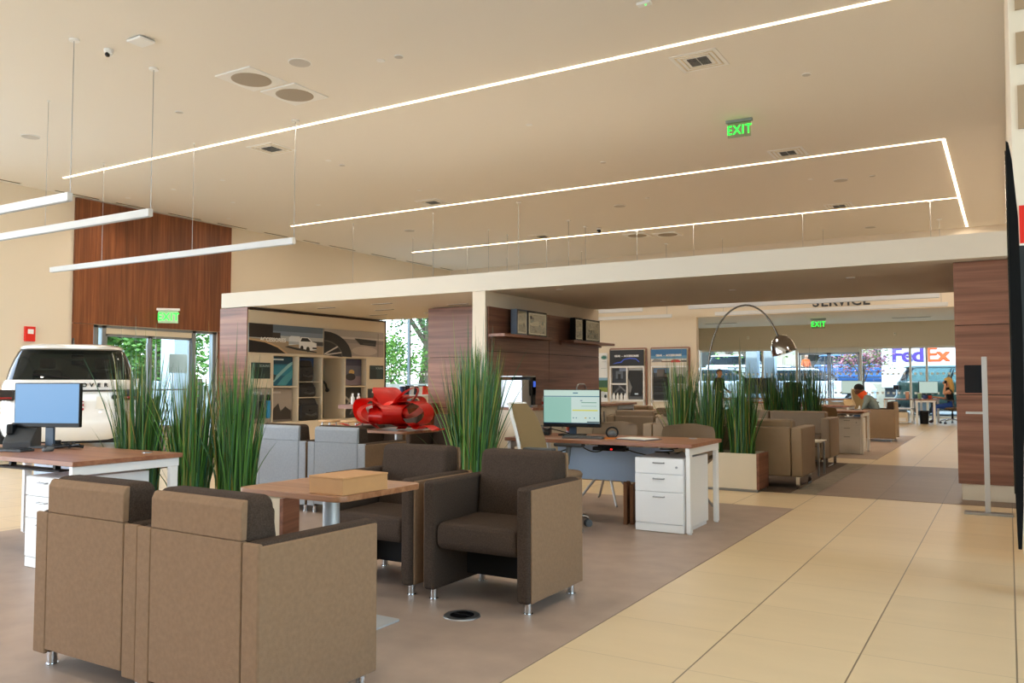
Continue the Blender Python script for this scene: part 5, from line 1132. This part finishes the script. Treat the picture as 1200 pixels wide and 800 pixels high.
def suv(label, loc, rz, paint, grp, detail=True, glass=None, L=4.95, H=1.85):
    """local +x is the front"""
    t = thing('car', label, 'car', loc, rz, grp); h = L/2; g = glass or CARG
    loftz([(.30, -h+.16, h-.2, .86), (.40, -h+.05, h-.08, .95), (.52, -h+.01, h-.02, .985), (.60, -h, h, .995), (.68, -h+.02, h-.01, .99), (.72, -h+.055, h-.01, .985), (.95, -h+.07, h-.04, .99), (1.06, -h+.075, h-.1, .985), (1.16, -h+.09, h-.22, .975), (1.23, -h+.12, h-.6, .95), (1.25, -h+.15, h-1.0, .92)], paint, 'body', t, 7)
    loftz([(1.25, -h+.17, .85, .92), (1.40, -h+.24, .65, .885), (1.56, -h+.33, .42, .83), (1.68, -h+.40, .24, .775), (1.735, -h+.45, .15, .735)], g, 'windows', t, 6, False)
    loftz([(1.715, -h+.36, .2, .755), (1.735, -h+.30, .2, .765), (1.765, -h+.30, .16, .745), (1.795, -h+.36, .05, .69), (1.815, -h+.55, -.1, .58), (1.825, -h+.9, -.3, .4)], paint, 'roof', t, 4)
    for s in (-1, 1):
        b = MB()   # pillars as strips on the sides
        for x0, x1 in ((-.75, -.65), (.32, .55)):
            w0, w1 = .925, .765
            q = [(x0, s*w0, 1.25), (x1, s*w0, 1.25), (x1+(-.25 if x1 > 0 else .12), s*w1, 1.70), (x0+(-.25 if x1 > 0 else .18), s*w1, 1.70)]
            b.poly(q)
        b.build('pillar', BLACKG, t, wn=False)
        b = MB(); b.box(-h+.02, -h+.22, *sorted((s*.72, s*.975)), .93, 1.10, .02, 2); tl = b.build('tail_light', mat('smoked tail light', '#241a1c', .1, coat=1.), t)
        MB().box(-h+.015, -h+.03, *sorted((s*.75, s*.95)), .96, .99, .003).build('light_bar', mat('red light bar', '#8a1f1c', .2), tl)
        MB().box(h-.22, h-.03, *sorted((s*.62, s*.93)), .78, .93, .03, 2).build('headlight', mat('clear headlight', '#cfd6da', .1), t)
        for x in (-h+.98, h-.95):
            b = MB(); b.cyl((x, s*.80, .38), (x, s*1.0, .38), .385, n=28); wh = b.build('tyre', TYRE, t)
            MB().cyl((x, s*.98, .38), (x, s*1.006, .38), .27, n=24).build('rim', STEEL, wh)
        b = MB(); b.box(.55, .72, *sorted((s*.93, s*1.12)), 1.13, 1.28, .04, 3); b.build('side_mirror', paint, t)
    MB().box(-h+.045, -h+.075, -.98, .98, 1.065, 1.095, .004).build('trim_strip', GREYD, t)
    MB().box(-h+.15, -h+.2, -.8, .8, .27, .42, .02).build('bumper_insert', BLACK, t)
    if detail:
        for k, ch in enumerate('RANGE ROVER'):
            if ch != ' ': text(ch, .085, BLACK, (-h+.09, -(k-5)*.1, 1.165), (90, 0, -90), t, 'letter', ext=.02, bold=.002, sx=1.1)
        b = MB(); b.box(-h+.045, -h+.06, -.20, .20, .78, .92, .004); pl = b.build('number_plate', mat('crimson plate', '#b31f3c', .4), t)
        text('X', .11, WHITE, (-h+.043, -.16, .855), (90, 0, -90), pl, ext=.001, bold=.006)
        b = MB(); b.poly([(-h+.05, -.36, .80), (-h+.05, -.50, .80), (-h+.05, -.46, .99), (-h+.05, -.38, .99)]); b.build('paper_sticker', PAPER, t, wn=False)
        b = MB(); b.cyl((-h+.04, -.62, .98), (-h+.07, -.62, .98), .04, n=18); b.build('badge', BLACK, t)
        text('SV', .05, mat('red badge lettering', '#b02a20', .4), (-h+.05, -.71, .98), (90, 0, -90), t, 'lettering', ext=.012, bold=.002)
        b = MB(); b.prism([(-1.78, 1.81), (-1.5, 1.82), (-1.60, 1.93)], 'y', -.016, .016, .006); b.build('antenna_fin', BLACKG, t)
        b = MB(); b.tube([(-h+.16, .0, 1.27), (-h+.18, .22, 1.30), (-h+.2, .5, 1.33)], .012, 6); b.build('rear_wiper', BLACK, t)
        for y in (-.42, .42):
            b = MB(); b.box(-.6, -.42, y-.22, y+.22, .9, 1.42, .06, 3); s_ = b.build('seat', GREYD, t); MB().box(-.58, -.46, y-.12, y+.12, 1.44, 1.62, .04, 3).build('headrest', GREYD, s_)
        b = MB(); b.box(.28, .32, -.1, .1, 1.52, 1.6, .015); b.build('interior_mirror', BLACK, t)
    return t
suv('white luxury sport utility car seen from behind in the showroom', (-14.33, 8.74, 0), 90+56.5, CARW, None)
OUT = 'cars parked outside the service windows'
SILV = mat('silver car paint', '#c9ced2', .25, .5); BLUEC = mat('blue car paint', '#2d5f9e', .2, coat=1.); GRN = mat('dark green car paint', '#2f4640', .25, coat=.6)
suv('dark green wagon parked right outside the service windows', (-1.2, 34.4, 0), 0, GRN, OUT, False, glassmat('clear car glass', '#b8d4d4', 1., .25))
suv('white wagon parked on the raised lot behind the arc lamp shade', (-12.3, 46.5, .9), 0, CARW, OUT, False)
suv('blue car parked on the raised lot beyond the service doors', (-6.9, 48.8, .9), 0, BLUEC, OUT, False)
suv('white car parked low outside left of the pink flowering tree', (-7.4, 38.6, 0), 12, CARW, OUT, False)
suv('silver car outside in front of the service doors', (-10.4, 35.6, 0), 4, SILV, OUT, False)
suv('white car outside the entrance doors with a red tail light', (-24.5, 15.7, 0), 75, CARW, OUT, False)
# delivery truck
t = thing('delivery_truck', 'large white delivery truck with purple and orange lettering outside the service windows', 'truck', (-1.6, 38.9, 0))
MB().box(-3.1, 3.6, 0, 2.4, .95, 4.0, .05, 2).build('cargo_box', WHITE, t); MB().box(-3.0, 5.2, .2, 2.2, .55, .95, .02).build('chassis', GREYD, t)
MB().prism([(3.7, .6), (5.4, .6), (5.4, 1.7), (4.9, 2.7), (3.7, 2.8)], 'y', .05, 2.35, .08, 2).build('cab', WHITE, t)
for x in (-1.9, 4.5):
    for y in (.1, 2.0): MB().cyl((x, y, .48), (x, y+.3, .48), .48, n=24).build('wheel', TYRE, t)
PURP = mat('purple lettering', '#5b3f98', .5); ORNG = mat('orange lettering', '#f0602a', .5)
fattext('Fed', .86, PURP, (-2.70, -.01, 2.33), FACE_S, t, fat=.032, space=.95, sx=1.05)
fattext('Ex', .86, ORNG, (-1.40, -.01, 2.33), FACE_S, t, fat=.032, space=.95, sx=1.1)
# ------------------------------------------------------------------ outside
ASPH = mat('pale sunlit asphalt', '#85827b', .9, var=.1, vscale=.6)
b = MB(); b.box(-90, 60, YW+.2, 120, -.12, -.01).box(-90, XL-.2, -40, YW+.2, -.12, -.01).box(XL-.2, 60, -60, YF-.2, -.12, -.01); struct('ground_outside', b, ASPH)
struct('terrace_outside', MB().box(-60, 40, 42, 110, -.01, .9), ASPH)
STONE = mat('pale stone wall', '#b3a894', .9, bump=1., bscale=5, var=.2, vscale=3)
struct('wall_stone_outside', MB().box(-40, 30, 41.6, 42.0, 0, 1.1), STONE)
struct('wall_garden_outside', MB().box(-23.4, -22.9, 26, 41, 0, 1.12), STONE)
FEN = mat('weathered fence board', '#8d7a66', .85, var=.15, vscale=6)
t = thing('board_fence', 'weathered board fence outside beyond the entrance doors', 'fence', (-30.5, 10, 0))
for k in range(40): MB().box(-.02, .02, k*.36, k*.36+.34, .05, 1.35).build('board', FEN, t, wn=False)
for z in (.3, 1.05): MB().box(.02, .06, 0, 14.4, z, z+.09).build('rail', FEN, t, wn=False)
t = thing('railing', 'dark metal railing on the raised lot beyond the service windows', 'railing', (-20, 42.3, .9))
for z in (.5, .75, 1.0): MB().box(0, 24, -.02, .02, z, z+.05).build('rail', GREYD, t, wn=False)
for k in range(13): MB().box(k*2-.03, k*2+.03, -.03, .03, 0, 1.05).build('post', GREYD, t, wn=False)
PALEC = mat('pale blue grey concrete', '#cdd6de', .8)
for x, l in ((-8.55, 'left'), (-7.9, 'right')):
    t = thing('entrance_column', 'tall pale column outside the service windows, %s of two' % l, 'column', (x, 32.6, 0), 0, 'pale columns outside'); MB().box(-.22, .22, -.2, .2, 0, 4.2, .01).build('shaft', PALEC, t); MB().box(-.26, .26, -.24, .24, 0, .15, .01).build('base', PALEC, t)
t = thing('entrance_column', 'tall pale blue column outside right of the entrance doors', 'column', (-20.4, 15.4, 0), 0, 'pale columns outside'); MB().box(-.3, .3, -.3, .3, 0, 4.5, .01).build('shaft', PALEC, t); MB().box(-.34, .34, -.34, .34, 0, .2, .01).build('base', PALEC, t)
t = thing('notice_panel', 'white notice panel outside the glass right of the entrance doors', 'sign', (-18.9, 14.45, 0), 90); MB().box(-.42, .42, -.02, .02, 1.45, 1.95, .004).build('panel', PAPER, t); MB().cyl((-.3, 0, 0), (-.3, 0, 1.46), .02).cyl((.3, 0, 0), (.3, 0, 1.46), .02).build('posts', STEEL, t)
t = thing('office_building', 'grey building with dark roof far beyond the raised lot', 'building', (-18, 70, .9)); MB().box(-14, 14, 0, 12, 0, 4.2).build('walls', mat('beige stucco', '#b9ac98', .9), t, wn=False); MB().prism([(-15, 4.2), (15, 4.2), (9, 7.5), (-9, 7.5)], 'y', -1, 13).build('roof', mat('dark slate roof', '#44474c', .8), t, wn=False)
for k in range(5): MB().box(-11+k*5, -8.6+k*5, -.05, 0, 1, 3).build('window', BLACKG, t, wn=False)
BARK = mat('grey brown bark', '#7a6a5a', .95, bump=1., bscale=30, var=.2, vscale=8)
LEAFS = {'green': ('#6d9a3a', '#4f7f2c', '#8fb552'), 'dark': ('#4d6f3c', '#365a30', '#6c8c4e'), 'pink': ('#d99aa8', '#b9707f', '#8f9a55')}
def tree(label, loc, h, cr, kind, n=1500, rz=0, trunk=.16, lean=0., ls=.16, grp='trees outside the glass', seed=1, zc=.66, flat_=.8, low=.5):
    rd = random.Random(seed); t = thing('tree', label, 'tree', loc, rz, grp)
    b = MB(); top = Vector((lean, 0, h*.62)); b.tube([(0, 0, 0), (lean*.3, .03, h*.2), (lean*.7, -.03, h*.42), top], [trunk*1.3, trunk, trunk*.8, trunk*.5], 9); cen = []
    for k in range(8):
        a = 2*PI*k/8+rd.uniform(-.3, .3); s0 = Vector((lean*.6, 0, h*rd.uniform(.32, .5))); e = Vector((lean+cr*.75*math.cos(a), cr*.75*math.sin(a), h*rd.uniform(low, .95)))
        b.tube([s0, s0.lerp(e, .5)+Vector((0, 0, .08*h)), e], [trunk*.5, trunk*.34, .02], 6); cen.append(e)
    b.build('trunk', BARK, t, wn=False)
    f = bmesh.new(); cen += [Vector((lean+rd.uniform(-.5, .5)*cr, rd.uniform(-.5, .5)*cr, h*rd.uniform(zc-.1, .95))) for _ in range(8)]
    for i in range(n):
        c = rd.choice(cen); v = Vector((rd.gauss(0, 1), rd.gauss(0, 1), rd.gauss(0, flat_)))*cr*.27; p = c+v
        q = Matrix.Rotation(rd.uniform(0, 6.3), 3, 'Z') @ Matrix.Rotation(rd.uniform(0, 3), 3, 'X'); s = ls*rd.uniform(.6, 1.2)
        fc = f.faces.new([f.verts.new(p+q @ Vector(w)*s) for w in ((-.5, 0, 0), (0, -.3, .05), (.5, 0, 0), (0, .3, .05))]); fc.material_index = rd.choices((0, 1, 2), (4, 3, 3))[0]
    me = bpy.data.meshes.new('foliage'); f.to_mesh(me); f.free()
    for c in LEAFS[kind]: me.materials.append(mat('leaf ' + c, c, .6))
    o = bpy.data.objects.new('foliage', me); C.objects.link(o); o.parent = t; return t
G_ = tree('leafy green tree outside the entrance doors, left', (-27.5, 13.6, 0), 5.6, 2.6, 'green', 8000, seed=2, ls=.26, low=.25, zc=.4)
dup(G_, (-28.5, 17.6, 0), 100, 'leafy green tree outside the entrance doors, in the middle of the view')
dup(G_, (-29.5, 21.4, 0), 220, 'leafy green tree outside the entrance doors, right behind the pale column')
dup(G_, (-34, 16, 0), 150, 'taller leafy green tree far beyond the entrance doors', scale=1.25)
tree('big oak with a thick leaning trunk outside the left window', (-25.2, 33.4, 0), 9.0, 3.8, 'dark', 7000, ls=.24, trunk=.30, lean=.6, seed=5)
tree('pale olive bush outside the left window, before the oak', (-25.6, 31.4, 0), 3.4, 1.5, 'green', 3000, trunk=.06, seed=6, zc=.3, low=.25, ls=.2)
tree('low green bush outside the left window, right of the oak', (-25.0, 36.6, 0), 3.0, 1.3, 'green', 1500, trunk=.06, seed=7, zc=.35, low=.25)
tree('pink flowering tree outside the service windows', (-4.75, 34.0, 0), 3.3, .95, 'pink', 1900, trunk=.05, ls=.12, seed=8)
tree('green tree outside the service windows behind the bright grass', (-11.8, 44, .9), 4.2, 1.9, 'green', 2200, seed=9)
D_ = tree('green tree behind the white wagon on the raised lot', (-10.6, 52, .9), 5.5, 2.4, 'dark', 2200, seed=10)
dup(D_, (-16, 55, .9), 80, 'green tree left of the white wagon on the raised lot')
dup(D_, (-4.4, 58, .9), 200, 'green tree far behind the pink flowering tree')
tree('small green tree on the raised lot beyond the service doors', (-7.9, 53, .9), 4.6, 1.6, 'green', 1500, seed=12)

# ------------------------------------------------------------------ light and camera
w = bpy.data.worlds.new('World'); bpy.context.scene.world = w; w.use_nodes = True; nt = w.node_tree; bg = nt.nodes['Background']
tc = nt.nodes.new('ShaderNodeTexCoord'); sp = nt.nodes.new('ShaderNodeSeparateXYZ'); cr = nt.nodes.new('ShaderNodeValToRGB')
e = cr.color_ramp.elements; e[0].position = .0; e[0].color = (.93, .96, 1, 1); e[1].position = .7; e[1].color = (.42, .62, 1., 1)
nt.links.new(tc.outputs['Generated'], sp.inputs[0]); nt.links.new(sp.outputs['Z'], cr.inputs[0]); nt.links.new(cr.outputs[0], bg.inputs[0]); bg.inputs[1].default_value = SKY
s = bpy.data.lights.new('sun', 'SUN'); s.energy = SUN; s.angle = R(1); s.color = (1, .95, .86); so = bpy.data.objects.new('sun', s); C.objects.link(so)
so.rotation_euler = Vector((-.40, -.50, .85)).to_track_quat('Z', 'Y').to_euler()
def portal(loc, rot, sx, sy):
    l = bpy.data.lights.new('window_portal', 'AREA'); l.shape = 'RECTANGLE'; l.size = sx; l.size_y = sy; l.cycles.is_portal = True
    o = bpy.data.objects.new('window_portal', l); C.objects.link(o); o.location = loc; o.rotation_euler = [R(a) for a in rot]
portal((-11.85, YF-.25, 2.5), (90, 0, 0), 10.6, 4.4)
portal((4.3, .25, 2.25), (90, 0, 90), 10.4, 3.9)
portal((XL-.3, .75, 2.5), (90, 0, -90), 12.4, 4.4)
portal((XL-.3, 13.08, 1.27), (90, 0, -90), 3.5, 2.5)
portal((XL-.3, 22.85, 1.9), (90, 0, -90), 5.1, 3.7)
portal((-5.07, YW+.3, 1.2), (-90, 0, 0), 10.2, 2.4)
def spot(x, y, z, p, col=(1, .87, .72), size=.12, ang=130):
    l = bpy.data.lights.new('downlight_lamp', 'SPOT'); l.energy = p; l.color = col; l.shadow_soft_size = size; l.spot_size = R(ang); l.spot_blend = .8
    o = bpy.data.objects.new('downlight_lamp', l); C.objects.link(o); o.location = (x, y, z)
for x, y in [(-17.13, 11.56), (-13.92, 11.53), (-15.44, 13.1), (-10.95, 11.52), (-6.6, 11.57), (-6.98, 17.64), (-3.41, 17.73), (-6.92, 8.23)]: spot(x, y, ZC-.02, DLW)
for x in (-1.2, -4.2, -7.2, -10.4):
    for y in (-2.5, 1.2, 4.9): spot(x, y, ZC-.02, DLW*1.3)  # lamps of the added rows above the foreground
for x, y in ((-5.2, 9.95), (-3.2, 11.2), (-4.6, 12.3), (-1.6, 10.6), (-9.0, 10.6), (-8.6, 12.1)): spot(x, y, PZ0-.02, DLW*(1.0 if x < -8 else .3))  # last two have no fixture, added to brighten the display bay
for k in range(7): spot(-8+1.1*k, 27+(k % 3)*1.2, 3.24, DLW*.25)
def strip(loc, sx, sy, p):
    l = bpy.data.lights.new('light_line_lamp', 'AREA'); l.shape = 'RECTANGLE'; l.size = sx; l.size_y = sy; l.energy = p; l.color = (1, .87, .72)
    o = bpy.data.objects.new('light_line_lamp', l); C.objects.link(o); o.location = loc
strip((-8.7, 9.71, ZC-.02), 15.6, .07, STW); strip((-8.7, 15.92, ZC-.02), 15.6, .07, STW); strip((-8.7, 21.2, ZC-.02), 15.6, .07, STW); strip((-.86, 20.6, ZC-.02), .07, 9.3, STW*.6)
cam = bpy.data.cameras.new('camera'); co = bpy.data.objects.new('camera', cam); C.objects.link(co); co.location = (0, 0, 1.22)
cam.sensor_width = 36; cam.lens = 971/1200*36; cam.clip_start = .05; cam.clip_end = 400
co.rotation_euler = (R(90+2.771), 0, R(30.908)); sc = bpy.context.scene; sc.camera = co
vs = sc.view_settings; vs.view_transform = 'Standard'; vs.look = 'None'; vs.gamma = 1; vs.use_curve_mapping = False; vs.exposure = EXPO
cy = sc.cycles; cy.max_bounces = 10; cy.diffuse_bounces = 6; cy.glossy_bounces = 4; cy.transparent_max_bounces = 16; cy.caustics_reflective = False; cy.caustics_refractive = False; cy.sample_clamp_indirect = 6
cy.use_denoising = True
